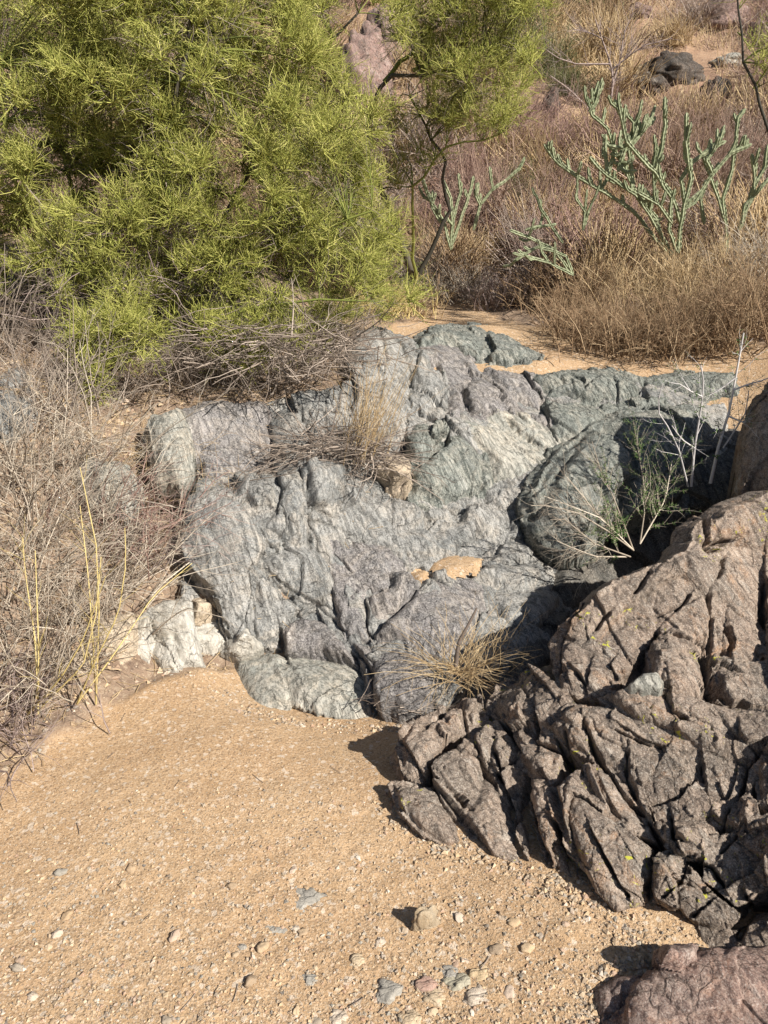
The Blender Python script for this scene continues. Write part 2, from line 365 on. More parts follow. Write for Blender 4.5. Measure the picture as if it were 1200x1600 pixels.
CREV = [
 (7,.05,[(433,742),(440,770),(433,800)]),(6,.07,[(479,752),(484,800),(485,860)]),(5,.05,[(408,825),(417,846),(437,862),(417,872)]),(5,.03,[(496,875),(517,908),(525,962)]),
 (6,.05,[(608,917),(571,937),(575,971),(579,1004)]),(5,.05,[(671,900),(625,954),(583,1000)]),(6,.05,[(537,767),(550,787),(517,808),(485,790)]),(4,.03,[(417,892),(450,921),(500,950),(542,992)]),
 (8,.06,[(279,875),(304,917),(346,962),(354,1000)]),(5,.05,[(375,771),(404,792),(433,788)]),(5,.035,[(483,810),(540,832),(600,852),(667,866)]),(8,.07,[(558,1017),(583,1054),(583,1100)]),
 (6,.03,[(620,800),(680,815),(745,830)]),(6,.05,[(600,765),(650,790),(740,800)]),(5,.04,[(760,865),(830,885),(875,880)]),(5,.04,[(790,840),(770,870)]),
 (5,.07,[(720,604),(738,646),(768,649)]),(6,.08,[(654,643),(690,661),(702,672),(700,690),(678,712)]),(5,.06,[(639,658),(630,700),(630,727)]),(3.5,.03,[(747,700),(736,745),(735,778)]),
 (3.5,.03,[(717,664),(750,694),(780,730)]),(4,.04,[(786,658),(825,685),(858,700),(876,706)]),(7,.06,[(684,571),(697,612),(687,634)]),(5,.04,[(651,538),(669,565),(684,580)]),(5,.035,[(702,535),(732,559),(747,565)]),
 (5,.06,[(732,583),(768,604),(786,634),(816,658)]),(5,.06,[(849,634),(858,670),(870,688)]),(6,.05,[(822,589),(855,631),(894,631)]),(7,.08,[(540,575),(552,600),(550,640)]),
 (5,.04,[(590,530),(600,570),(590,640)]),(4,.04,[(620,540),(640,590),(640,640)]),(6,.05,[(895,595),(912,612),(930,600)]),(5,.05,[(960,600),(965,630)]),(6,.05,[(1000,600),(1010,630)]),
 (20,.10,[(848,800),(862,765),(885,728)]),(7,.06,[(840,770),(880,735),(905,700)]),(40,.11,[(690,884),(738,878)]),(20,.10,[(645,900),(662,897)]),(6,.06,[(905,700),(935,695),(985,700)]),(7,.07,[(880,770),(920,765),(945,800)]),(6,.06,[(985,690),(990,740),(1040,760)]),(6,.05,[(920,720),(935,760)]),
 (6,.05,[(418,650),(425,700),(422,735)]),(5,.04,[(470,640),(486,700)]),(4,.03,[(510,610),(505,700)]),(8,.08,[(438,985),(442,1012),(450,1028)]),
 # brown boulder
 (6,.06,[(888,1150),(888,1216),(856,1237)]),(7,.08,[(917,1137),(926,1167),(949,1202),(975,1240),(1002,1260)]),(9,.12,[(1013,1275),(1031,1312),(1016,1336),(1022,1359),(1013,1385),(1022,1423)]),
 (12,.14,[(874,1290),(888,1342),(900,1377),(937,1414),(961,1438)]),(6,.07,[(1048,1266),(1054,1307),(1066,1312)]),(7,.07,[(1083,1342),(1112,1353),(1130,1385)]),(11,.11,[(1159,1240),(1171,1202),(1200,1178),(1260,1160)]),
 (6,.08,[(1130,1292),(1142,1260)]),(9,.10,[(1165,1400),(1171,1438),(1156,1467)]),(7,.07,[(981,1181),(981,1213),(996,1237)]),(8,.12,[(1098,1193),(1101,1210)]),(3.5,.03,[(961,1146),(1013,1167),(1037,1172)]),
 (6,.06,[(1040,1094),(1048,1117),(1069,1129)]),(8,.10,[(1104,1076),(1136,1097),(1171,1102),(1260,1110)]),(7,.08,[(760,1140),(740,1155),(747,1185),(772,1230)]),(16,.15,[(815,1277),(807,1305),(820,1350),(850,1375)]),
 (9,.09,[(780,1215),(795,1245),(800,1275)]),(5,.05,[(675,1220),(695,1260),(722,1292),(722,1337)]),(9,.09,[(657,1227),(670,1220),(672,1197),(700,1175),(735,1152)]),(5,.07,[(720,1105),(732,1142)]),(6,.07,[(695,1117),(665,1145)]),
 (6,.06,[(775,1180),(785,1210),(802,1192)]),(7,.08,[(840,1110),(840,1162),(882,1175)]),(6,.06,[(800,1155),(817,1177)]),(8,.11,[(1101,807),(1104,854),(1136,845)]),(10,.12,[(1063,827),(1054,851),(1040,871)]),
 (5,.06,[(1013,897),(990,930)]),(5,.06,[(1130,877),(1112,912)]),(5,.07,[(1104,938),(1107,997),(1109,1026)]),(5,.06,[(1072,938),(1054,959)]),(6,.07,[(1028,991),(1013,1014)]),(10,.12,[(1136,985),(1139,1020)]),
 (11,.13,[(1104,1031),(1109,1067),(1136,1087)]),(12,.14,[(1196,909),(1196,973)]),(4,.05,[(1051,997),(1095,1008)]),(7,.07,[(923,1055),(920,1075),(905,1055)]),(6,.06,[(917,938),(894,965),(879,1002),(879,1055)]),
 (5,.05,[(900,1092),(980,1084),(1040,1088),(1104,1090)]),(5,.05,[(950,960),(930,985)]),(3.5,.025,[(960,975),(1030,965),(1090,940)]),(8,.08,[(836,1235),(842,1290),(862,1350)]),(6,.06,[(930,1300),(950,1340),(985,1400)]),
 (5,.05,[(1040,1400),(1065,1380),(1075,1345)]),(5,.05,[(1085,1430),(1110,1410)]),(6,.06,[(1085,1215),(1060,1240),(1010,1250)]),(7,.08,[(1018,1430),(1060,1435)]),(6,.05,[(1150,1300),(1130,1330)])]
def crevices(Q):
    out = np.zeros(len(Q)); out2 = np.zeros(len(Q)); lo = Q.min(0) - 20; hi = Q.max(0) + 20
    for w_, dep, pl in CREV:
        pl = np.array(pl, float)
        if (pl.max(0) < lo).any() or (pl.min(0) > hi).any(): continue
        b0 = pl.min(0) - w_ * 7; b1 = pl.max(0) + w_ * 7; ii = np.where(((Q > b0) & (Q < b1)).all(1))[0]
        if not len(ii): continue
        q = Q[ii]; d = np.full(len(q), 1e9); sd = np.zeros(len(q))
        for a, b in zip(pl[:-1], pl[1:]):
            e = b - a; t = np.clip(((q - a) @ e) / (e @ e), 0, 1); dd = np.sqrt(((q - a - t[:, None] * e) ** 2).sum(1))
            cr = (e[0] * (q[:, 1] - a[1]) - e[1] * (q[:, 0] - a[0])) * (1 if e[1] > 0 else -1); sd = np.where(dd < d, cr, sd); d = np.minimum(d, dd)
        out2[ii] += .42 * dep * np.exp(-d / (w_ * 1.9)) * (sd > 0)
        nz = perlin(np.stack([q[:, 0] / 26, q[:, 1] / 26, 0 * q[:, 0] + dep * 90], 1), 17); nz2 = perlin(np.stack([q[:, 0] / 9, q[:, 1] / 9, 0 * q[:, 0] + dep * 50], 1), 18)
        out[ii] = np.maximum(out[ii], dep * (.7 + .5 * nz) * np.sqrt(np.clip(1 - d / np.maximum(w_ * (.42 + .5 * nz + .25 * nz2), .8), 0, 1)))
    return .62 * out + .8 * np.minimum(out2, .07)
def rock(name, label, blocks, mat, yf=bedY, disp=disp_gneiss, k=1., m=16, step=2.0, thick=.22, warp=9, edge=.0042, floor=-.022,
         cat='rock', seed=0, w=7, h=.04, group=None, tiltk=1.7, hk=.6):
    rr = np.random.default_rng(seed * 7 + len(blocks)); P0 = np.concatenate([np.asarray(b[0] if isinstance(b[0][0], (tuple, list)) else b, float) for b in blocks])
    u0, v0 = P0.min(0) - m - 4; u1, v1 = P0.max(0) + m + 4
    us = np.arange(u0, u1, step); vs_ = np.arange(v0, v1, step); U, V_ = np.meshgrid(us, vs_); sh = U.shape
    D = yf(U, V_); P = pw(U, V_, D).reshape(-1, 3)
    G = P.reshape(*sh, 3); n = np.cross(np.gradient(G, axis=1).reshape(-1, 3), -np.gradient(G, axis=0).reshape(-1, 3))
    n /= np.linalg.norm(n, axis=1)[:, None] + 1e-12
    view = P - CAM; view /= np.linalg.norm(view, axis=1)[:, None]
    n[(n * view).sum(1) > 0] *= -1
    n = n - view * .35; n /= np.linalg.norm(n, axis=1)[:, None]
    wn = .42 * warp * np.stack([fbm(P * 11, 4, 80 + seed, .65), fbm(P * 11, 4, 90 + seed, .65)], 1)
    Q = np.stack([U.ravel(), V_.ravel()], 1) + wn
    off = np.full(len(Q), -1.); dm = np.full(len(Q), -1e9)
    for b in blocks:
        hh, tx, ty = h, None, None
        if isinstance(b[0][0], (tuple, list)):
            poly = b[0]; hh = b[1]
            if len(b) > 2: tx, ty = np.array(b[2]) * tiltk
        else: poly = b
        poly = np.asarray(poly, float); c = poly.mean(0); sz = np.ptp(poly, 0).mean()
        if tx is None: tx, ty = rr.normal(0, .026 * tiltk, 2)
        d = polyd(Q, poly)
        pr = hk * hh * (1 - np.exp(-np.maximum(d, 0) / w)) + edge * np.minimum(d, 0)
        pr = pr + (tx * np.clip((Q[:, 0] - c[0]) / sz, -.7, .7) + ty * np.clip((Q[:, 1] - c[1]) / sz, -.7, .7))
        off = np.maximum(off, pr); dm = np.maximum(dm, d)
    inner = sstep(-m, -m * .3, dm)
    off = np.where(dm > -m * .35, np.maximum(off, floor), off)
    S = P + n * off[:, None]
    S = S + n * (disp(S, k, seed) * inner)[:, None]
    S = S - n * (crevices(np.stack([U.ravel(), V_.ravel()], 1) + wn * .7))[:, None]
    mask = (dm > -m).reshape(sh)
    q = mask[:-1, :-1] & mask[:-1, 1:] & mask[1:, 1:] & mask[1:, :-1]
    idx = np.arange(len(Q)).reshape(sh)
    Fa = np.stack([idx[:-1, :-1], idx[1:, :-1], idx[1:, 1:], idx[:-1, 1:]], -1)[q]
    # closed body: back sheet sunk away and down, walls round the rim
    N = len(Q); vh = view.copy(); vh[:, 2] = 0; back = vh * .55 + np.array([0, 0, -1.]); back /= np.linalg.norm(back, axis=1)[:, None]
    B = S + back * thick
    Fb = (Fa + N)[:, ::-1]
    E = np.concatenate([Fa[:, [0, 1]], Fa[:, [1, 2]], Fa[:, [2, 3]], Fa[:, [3, 0]]])
    key = E[:, 0].astype(np.int64) * N + E[:, 1]; rk = E[:, 1].astype(np.int64) * N + E[:, 0]
    be = E[~np.isin(key, rk)]
    Fw = np.stack([be[:, 1], be[:, 0], be[:, 0] + N, be[:, 1] + N], 1)
    allF = np.concatenate([Fa, Fb, Fw]); V = np.concatenate([S, B])
    used = np.unique(allF); mp = np.zeros(len(V), int); mp[used] = np.arange(len(used))
    o = npmesh(name, V[used], mp[allF], mat)
    tag(o, label, cat, group)
    return o

# shared bedrock body under every outcrop (part of the terrain)
bb = rock('bedrock', None, [([(285,1000),(290,770),(300,640),(420,630),(550,600),(560,530),(600,520),(655,545),(740,575),(760,592),(830,604),(1130,610),(1140,700),(1080,800),(1000,860),(900,1000),(800,1060),(690,1100),(560,1020),(380,1000)], .0, (0, 0))],
     M_grey, h=0., m=6, thick=.12, cat=None, seed=1, step=2.2, k=1.1)
tag(bb, kind='structure')

# lower left outcrop
rock('rock_outcrop', 'tall grey bedrock lobe with striped left flank rising straight from the sand', [
 ([(292,792),(312,775),(358,767),(388,788),(412,817),(433,854),(417,867),(396,900),(396,958),(396,1006),(367,1006),(350,983),(346,938),(325,917),(304,900),(283,875),(281,846),(290,825)], .10, (-.05, .0)),
 ([(375,767),(383,742),(408,735),(433,742),(435,771),(429,788),(404,792),(383,783)], .08),
 ([(437,746),(467,744),(479,758),(483,804),(483,858),(458,862),(437,833),(417,817),(433,792)], .05),
 ([(417,875),(450,862),(483,862),(504,887),(521,925),(525,962),(500,954),(458,942),(433,917),(417,900)], .07),
 ([(396,900),(417,904),(437,937),(483,954),(458,967),(446,979),(437,1006),(396,1006)], .05)], M_grey, seed=2)
rock('bedrock_ledge', 'grey ledge of rounded rock slabs below the pile of dead twigs', [
 ([(483,750),(508,742),(533,737),(550,787),(537,804),(517,812),(496,796),(483,787)], .08),
 ([(533,735),(567,750),(583,767),(650,792),(654,817),(625,825),(583,808),(554,787)], .06),
 ([(542,808),(567,792),(625,825),(667,833),(679,854),(667,867),(608,850),(562,833),(529,821)], .045),
 ([(640,770),(700,785),(750,797),(742,815),(690,808),(655,795)], .045), ([(655,815),(700,812),(742,820),(735,835),(700,855),(670,842)], .035)], M_grey, seed=3)
rock('sloping_slab', 'large smooth purple grey slab in the middle of the outcrop', [
 ([(485,812),(517,821),(562,842),(608,850),(667,867),(637,879),(612,900),(608,921),(575,925),(571,950),(579,1000),(542,1000),(525,962),(517,917),(500,875),(487,854)], .06, (.0, .03))], M_mauve, seed=4, k=.7)
rock('bedrock_hump', 'dark grey rounded rock hump just left of the dry grass tuft', [
 ([(575,925),(608,917),(612,892),(642,896),(650,921),(625,954),(596,979),(579,1000),(571,954)], .07),
 ([(590,1000),(600,975),(630,945),(665,900),(700,890),(740,895),(760,920),(755,960),(740,1000),(700,1010),(640,1010)], .10, (.0, .05))], M_mauve, seed=5)
rock('wedge_rock', 'wedge shaped grey block with a dark left face at the sand edge', [
 ([(446,979),(475,962),(517,971),(546,1012),(554,1033),(517,1029),(450,1025),(440,1000)], .11, (-.01, .03))], M_mauve, seed=6, w=5, k=.7, edge=.009)
rock('squared_rock', 'squarish dark grey block half sunk in sand below the smooth slab', [
 ([(573,1030),(580,1012),(640,1012),(665,1030),(678,1075),(668,1100),(600,1105),(580,1075)], .09, (.03, .03)),
 ([(556,1010),(575,1012),(590,1045),(600,1065),(575,1080),(565,1040)], .05)], M_mauve, seed=7, w=7, k=.7, edge=.008)
rock('buried_slab', 'pale low slab fanning out of the sand with green grey stripes', [
 ([(378,1038),(420,1033),(440,1050),(450,1085),(432,1100),(405,1106),(392,1085)], .03), ([(430,1036),(500,1040),(560,1035),(577,1070),(575,1098),(530,1100),(470,1086),(440,1062)], .035)],
 M_pale, yf=ctrlY([(370,1040,2.68),(570,1040,2.645),(390,1105,2.43),(570,1100,2.40),(480,1080,2.475)]), seed=8, k=.4, edge=.0016, m=16, tiltk=.4, w=14)
# upper centre
rock('bedrock_shoulder', 'big grey rock shoulder with long vertical grooves behind the straw stalks', [
 ([(545,560),(560,530),(590,517),(640,535),(670,570),(665,600),(640,610),(600,600),(560,600)], .10),
 ([(560,610),(600,600),(640,615),(680,600),(690,640),(655,650),(630,700),(600,700),(565,680)], .07),
 ([(650,595),(690,590),(700,610),(705,650),(690,655),(668,630)], .06)], M_grey, seed=9, step=1.8)
rock('brown_shoulder', 'brownish rounded shoulder of rock between the two grey humps', [
 ([(650,540),(700,530),(740,560),(755,590),(740,610),(720,600),(700,600),(670,570)], .06)], M_mauve, seed=10, step=1.8)
rock('green_mound', 'low smooth green grey rock mound lying on the upper sand', [
 ([(640,548),(660,525),(685,514),(740,508),(785,520),(815,538),(845,554),(790,558),(745,560),(710,548)], .07)], M_green, yf=ctrlY([(640,540,5.15),(740,508,5.6),(850,560,5.0),(740,575,4.92),(650,560,4.9),(800,560,4.98)]), seed=11, step=1.6, k=.7)
rock('dark_facet', 'dark green block with a shaded steep left face above the tan stone', [
 ([(632,690),(650,650),(690,640),(700,668),(680,695),(660,728),(640,725)], .10, (.02, .05))], M_green, seed=12, w=6, step=1.6, edge=.008)
rock('green_slab', 'broad pale green rock face with a thin white vein', [
 ([(640,745),(680,700),(720,662),(752,690),(760,720),(745,775),(700,782),(650,772)], .09, (-.03, .04)),
 ([(745,690),(765,700),(775,735),(765,770),(748,775)], .06, (.03, 0))], M_green, seed=13, w=7, step=1.6, k=.6)
rock('striped_slab', 'rock slope streaked with tan and white stripes draining to the right', [
 ([(718,660),(770,655),(820,680),(870,715),(850,732),(800,742),(775,740),(762,705)], .06, (-.03, .05)),
 ([(770,650),(820,650),(870,665),(885,695),(868,718),(825,684)], .045)], M_pale, seed=14, step=1.6, k=.7)
rock('jagged_ridge', 'dark jagged ridge stepping down below the upper sand pocket', [
 ([(722,612),(735,585),(760,590),(790,615),(800,648),(770,652),(735,648)], .09), ([(765,585),(830,592),(850,620),(845,640),(800,625),(780,610)], .06),
 ([(795,635),(850,645),(870,668),(820,652)], .05), ([(700,600),(722,600),(728,650),(708,655)], .05)], M_mauve, seed=15, step=1.6)
rock('lip_ledge', 'long dark green ledge forming the lip under the upper sand', [
 ([(822,595),(880,579),(960,576),(1010,589),(1000,625),(930,635),(870,620),(840,605)], .09), ([(1000,588),(1060,585),(1140,592),(1150,615),(1080,625),(1010,625)], .08),
 ([(845,622),(900,628),(950,645),(940,665),(890,690),(860,680),(848,655)], .08), ([(930,632),(1000,628),(1040,630),(990,648),(945,655)], .05)], M_green, seed=16, step=1.6, disp=lambda P, k, s: .6 * disp_blocky(P, k, s) + .6 * disp_gneiss(P, k, s))
rock('step_rock', 'small stepped grey blocks below the pale green face', [
 ([(755,765),(800,755),(835,765),(840,795),(800,800),(760,795)], .07), ([(735,790),(770,795),(800,805),(790,840),(745,835),(725,820)], .05),
 ([(800,800),(850,795),(870,820),(830,835),(800,830)], .06), ([(700,782),(745,778),(755,792),(710,796)], .04), ([(775,745),(850,735),(860,760),(800,760)], .04)], M_grey, seed=17, step=1.7, w=8)
rock('rounded_ledge', 'row of smooth pale grey rounded ledges right of the small sand pocket', [
 ([(756,868),(780,842),(830,828),(870,822),(862,850),(830,870),(790,885)], .06), ([(750,895),(790,888),(850,870),(880,880),(868,915),(820,920),(775,915)], .05),
 ([(770,925),(850,920),(880,930),(840,980),(790,975)], .05), ([(735,1000),(790,985),(840,990),(820,1040),(760,1060),(720,1060)], .05)], M_grey, seed=18, step=1.8, w=9)
mound = ctrlY([(840,760,3.55),(900,690,4.0),(960,650,4.25),(1080,630,4.35),(1110,700,4.1),(1000,720,3.95),(900,770,3.62),(950,850,3.45),(1050,800,3.78),(870,830,3.4)])
rock('fractured_mound', 'fractured grey boulder dusted with orange lichen right of the pale green face', [
 ([(842,770),(860,728),(890,695),(930,665),(975,690),(985,740),(940,800),(900,850),(860,820)], .13, (.05, .05)), ([(935,662),(1000,640),(1085,640),(1112,680),(1100,740),(1050,790),(985,800),(985,740),(975,690)], .09)],
 M_darkrock if False else M_green, yf=mound, disp=lambda P, k, s: .8 * disp_blocky(P, k, s), seed=19, thick=.35, m=22)
rock('shade_tinted_gully_rock', 'broken rocks with shade painted into their colour in the gully behind the brown boulder', [
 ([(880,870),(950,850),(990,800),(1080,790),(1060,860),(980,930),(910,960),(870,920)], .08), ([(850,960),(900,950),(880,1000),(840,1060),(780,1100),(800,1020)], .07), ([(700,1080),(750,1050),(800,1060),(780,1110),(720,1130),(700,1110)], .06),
 ([(1060,700),(1150,650),(1190,700),(1160,790),(1080,800)], .07)], M_gully_shade, seed=20, disp=disp_blocky, m=20, step=2.2)
# under the tree
rock('shaded_face', 'broad grey rock face dappled by the green tree with white scratches', [
 ([(270,650),(330,632),(410,640),(425,700),(422,732),(380,738),(325,742),(290,722)], .09)], M_mauve, seed=21, k=.7)
rock('grooved_face', 'grooved grey rock face between the dappled face and the straw stalks', [
 ([(418,660),(470,650),(482,690),(470,715),(440,720),(425,700)], .06), ([(470,620),(530,600),(560,650),(558,700),(520,715),(486,705)], .08), ([(545,690),(600,700),(625,725),(600,745),(560,735)], .05)], M_grey, seed=22)
# left bank rocks
bank = ctrlY([(0,900,2.55),(0,650,3.15),(150,900,2.72),(150,700,3.25),(60,1080,2.28),(0,580,3.8),(310,1040,2.6),(240,950,2.75),(200,1080,2.47),(150,1110,2.33),(90,1130,2.24),(280,900,2.85),(0,1190,1.98),(300,760,3.1)])
rock('white_rock', 'large white and grey quartz rock at the foot of the left bank', [
 ([(232,960),(258,945),(290,940),(296,978),(262,992),(236,990)], .05, (.03, .03)), ([(240,998),(268,994),(272,1046),(248,1048),(238,1020)], .05), ([(274,992),(300,985),(310,1036),(286,1050),(276,1044)], .04), ([(205,985),(228,965),(232,1035),(210,1030)], .03)], M_quartz, yf=bank, seed=23, w=5, k=.8, m=9, warp=6)
rock('white_rock', 'flat white quartz rock wedged between sand and striped outcrop', [
 ([(300,985),(340,972),(358,1004),(330,1006),(305,1004)], .05), ([(375,965),(392,950),(396,1008),(372,1008)], .115)], M_quartz, seed=24, w=5, k=.5)
rock('brown_rock', 'small rounded brown rock resting on the white quartz', [([(298,938),(320,930),(334,945),(332,962),(305,968)], .10)], M_tan, seed=25, w=6, k=.4, disp=disp_smooth, m=10)
rock('white_rock', 'lone cream white rock at the far left edge of the sand', [([(95,1100),(125,1085),(150,1100),(158,1118),(130,1130),(98,1128)], .06)], M_quartz, yf=bank, seed=26, w=7, k=.6)
rock('bank_rock', 'grey rock showing through dead grass at the upper left edge', [([(-20,590),(30,575),(60,610),(55,650),(10,660),(-20,650)], .08)], M_grey, yf=bank, seed=27)
rock('bank_rock', 'weathered grey rock between dry sticks on the left bank', [([(140,715),(190,725),(205,760),(190,790),(150,770)], .06)], M_pale, yf=bank, seed=28)
rock('bank_rock', 'green streaked slab leaning below the low green twigs', [([(235,660),(275,640),(290,700),(280,735),(248,730)], .06)], M_pale, yf=bank, seed=29)
rock('bank_rock', 'crumbling stone shelf just above the white quartz rock', [([(150,985),(200,970),(215,1010),(205,1060),(160,1050)], .05), ([(90,1020),(140,1000),(150,1050),(110,1060)], .05)], M_tan, yf=bank, seed=30, disp=disp_blocky, k=.7)
rock('tan_stone', 'loose tan stone perched over the ledge beside the dead twigs', [([(583,745),(600,718),(625,712),(641,735),(638,762),(612,757)], .10, (.02, .03))], M_tan,
     yf=ctrlY([(580,750,3.62),(600,715,3.72),(640,730,3.70),(640,765,3.55),(600,765,3.52)]), seed=31, w=4, k=.2, hk=1.0, tiltk=.5, disp=disp_smooth, m=8, step=1.5, edge=.012, thick=.1)

# the big brown boulder
BO = [(600,1250,1.815),(650,1300,1.70),(750,1340,1.64),(850,1375,1.555),(930,1410,1.48),(1000,1470,1.385),(1010,1500,1.33),(1150,1500,1.30),(1280,1500,1.25),
 (640,1190,1.94),(640,1140,2.05),(700,1100,2.17),(790,1065,2.30),(700,1220,1.84),(780,1230,1.86),(850,1230,1.78),(950,1250,1.68),(1050,1300,1.55),(1150,1350,1.45),(1280,1350,1.38),
 (830,1110,2.04),(900,1100,2.0),(1000,1090,1.94),(1100,1100,1.91),(1280,1120,1.82),(860,1000,2.28),(900,930,2.31),(950,890,2.38),(1060,850,2.46),(1000,1000,2.2),(1100,950,2.28),
 (1080,810,2.55),(1120,790,2.59),(1180,765,2.63),(1280,730,2.78),(1280,900,2.34),(1180,850,2.56),(1150,1020,2.15),(1000,1170,1.83),(1150,1200,1.72)]
boY = ctrlY(BO, 1e-3)
rock('brown_boulder', 'huge fractured brown boulder filling the right side of the wash', [
 ([(872,985),(905,955),(960,915),(1020,890),(1060,872),(1065,905),(1000,940),(950,990),(890,1010),(862,1000)], .08),
 ([(1062,875),(1078,850),(1086,858),(1100,870),(1200,860),(1320,860),(1320,960),(1240,940),(1160,960),(1100,940),(1060,910)], .07),
 ([(1085,850),(1090,822),(1102,815),(1110,850)], .09),
 ([(1112,825),(1140,800),(1190,778),(1320,745),(1320,860),(1180,860),(1115,850)], .11),
 ([(860,1005),(950,990),(1000,945),(1060,915),(1100,945),(1040,990),(1000,1010),(960,1060),(930,1085),(880,1080)], .06),
 ([(1015,1010),(1090,945),(1105,960),(1110,1010),(1105,1080),(1060,1085),(1020,1060)], .08, (-.04, .03)),
 ([(1108,955),(1180,965),(1192,1000),(1180,1035),(1130,1030),(1112,1010)], .09),
 ([(1195,960),(1320,960),(1320,1100),(1200,1080)], .10),
 ([(1120,1040),(1200,1040),(1210,1090),(1190,1110),(1125,1085)], .06),
 ([(930,1085),(1000,1075),(1060,1090),(1200,1115),(1320,1130),(1320,1250),(1200,1215),(1120,1190),(1050,1150),(960,1110)], .10, (0, -.03)),
 ([(780,1075),(830,1045),(880,1085),(900,1110),(860,1140),(800,1130),(765,1110)], .06),
 ([(860,1140),(905,1110),(960,1115),(1050,1155),(1120,1195),(1180,1215),(1150,1280),(1060,1270),(990,1240),(960,1200),(900,1170)], .07, (-.05, -.02)),
 ([(805,1135),(855,1145),(870,1180),(865,1220),(830,1210),(805,1180)], .09),
 ([(620,1170),(640,1140),(690,1108),(700,1130),(680,1170),(655,1210),(630,1200)], .08), ([(688,1120),(722,1112),(728,1140),(700,1150)], .10), ([(722,1100),(748,1098),(758,1122),(735,1140)], .11),
 ([(612,1225),(650,1222),(690,1230),(715,1265),(725,1320),(700,1325),(650,1290),(622,1262)], .10),
 ([(680,1200),(715,1180),(740,1150),(765,1130),(775,1170),(760,1210),(730,1250),(700,1230)], .07),
 ([(775,1130),(815,1200),(800,1260),(815,1300),(830,1368),(775,1350),(725,1320),(722,1280),(760,1210)], .09, (.0, .0)),
 ([(835,1220),(870,1225),(880,1270),(905,1360),(925,1400),(890,1385),(850,1330),(838,1280)], .12, (-.04, 0)),
 ([(875,1235),(905,1215),(935,1260),(970,1290),(1015,1330),(1022,1380),(1015,1420),(960,1440),(930,1400),(905,1340),(885,1280)], .15, (-.05, 0)),
 ([(915,1200),(960,1205),(1000,1240),(1020,1300),(980,1290),(935,1250)], .09),
 ([(1025,1265),(1080,1270),(1120,1290),(1100,1330),(1060,1340),(1035,1310)], .09),
 ([(1020,1340),(1050,1330),(1110,1400),(1150,1430),(1130,1460),(1060,1440),(1020,1400)], .08),
 ([(1110,1310),(1160,1290),(1320,1260),(1320,1400),(1200,1380),(1150,1410),(1100,1370)], .07),
 ([(985,1440),(1010,1425),(1060,1445),(1150,1460),(1320,1400),(1320,1520),(1100,1520),(1015,1500),(990,1465)], .07),
 ([(1155,1260),(1175,1250),(1182,1290),(1155,1295)], .09), ([(1185,1200),(1320,1180),(1320,1270),(1190,1260)], .10)],
 M_brown, yf=boY, disp=disp_blocky, seed=40, thick=.5, m=18, w=7, warp=8, floor=.012, step=1.6, edge=.006, cat='boulder', tiltk=.9, k=1.0, hk=.42)
rock('red_boulder', 'reddish brown boulder in the bottom right corner', [
 ([(985,1545),(1030,1510),(1100,1488),(1200,1478),(1340,1475),(1340,1740),(960,1740),(970,1620)], .07, (-.02, 0)),
 ([(926,1552),(960,1532),(1000,1524),(1010,1560),(970,1600),(940,1625),(930,1590)], .07, (0, 0)), ([(935,1600),(990,1560),(1010,1640),(1000,1740),(940,1740)], .06, (0, 0))],
 M_red, yf=ctrlY([(930,1550,1.24),(1000,1530,1.245),(1200,1470,1.30),(1340,1470,1.29),(930,1640,1.11),(1000,1600,1.14),(1100,1650,1.06),(1340,1700,.95),(1000,1740,.93),(1150,1550,1.17)]),
 disp=lambda P, k, s: .45 * disp_blocky(P, k, s) + .3 * disp_smooth(P, k, s), seed=41, thick=.4, m=16, w=10, edge=.006, cat='boulder')
rock('red_stone', 'small reddish stone wedged above the bottom right boulder', [([(1032,1475),(1060,1467),(1090,1472),(1090,1500),(1065,1512),(1035,1508)], .06)],
 M_red, yf=ctrlY([(1030,1475,1.27),(1090,1470,1.28),(1030,1510,1.22),(1090,1510,1.215)]), disp=disp_smooth, seed=42, thick=.1, m=8, w=5, step=1.5)
rock('ledge_stone', 'flat blue grey stone with an orange end on the boulder ledge', [([(972,1080),(1000,1058),(1022,1052),(1034,1068),(1032,1086),(1000,1084)], .07)],
 M_pale, yf=ctrlY([(970,1080,1.93),(1000,1050,1.99),(1035,1060,1.97),(1035,1088,1.90),(985,1090,1.90)]), disp=disp_smooth, seed=43, thick=.05, m=6, w=5, step=1.3, k=.3, edge=.01)
rock('cliff_rock', 'orange brown upright rock at the right edge above the boulder', [
 ([(1160,775),(1162,700),(1180,640),(1215,600),(1250,560),(1290,520),(1420,480),(1520,470),(1520,800),(1200,800)], .12, (-.05, 0))], M_brown,
 yf=ctrlY([(1150,770,3.40),(1150,640,3.55),(1200,560,3.65),(1400,400,3.7),(1400,800,3.0),(1250,780,3.1),(1280,400,3.75),(1520,800,2.8),(1520,350,3.5)]), disp=lambda P, k, s: .7 * disp_blocky(P, k, s), seed=44, thick=.8, m=18, cat='boulder')

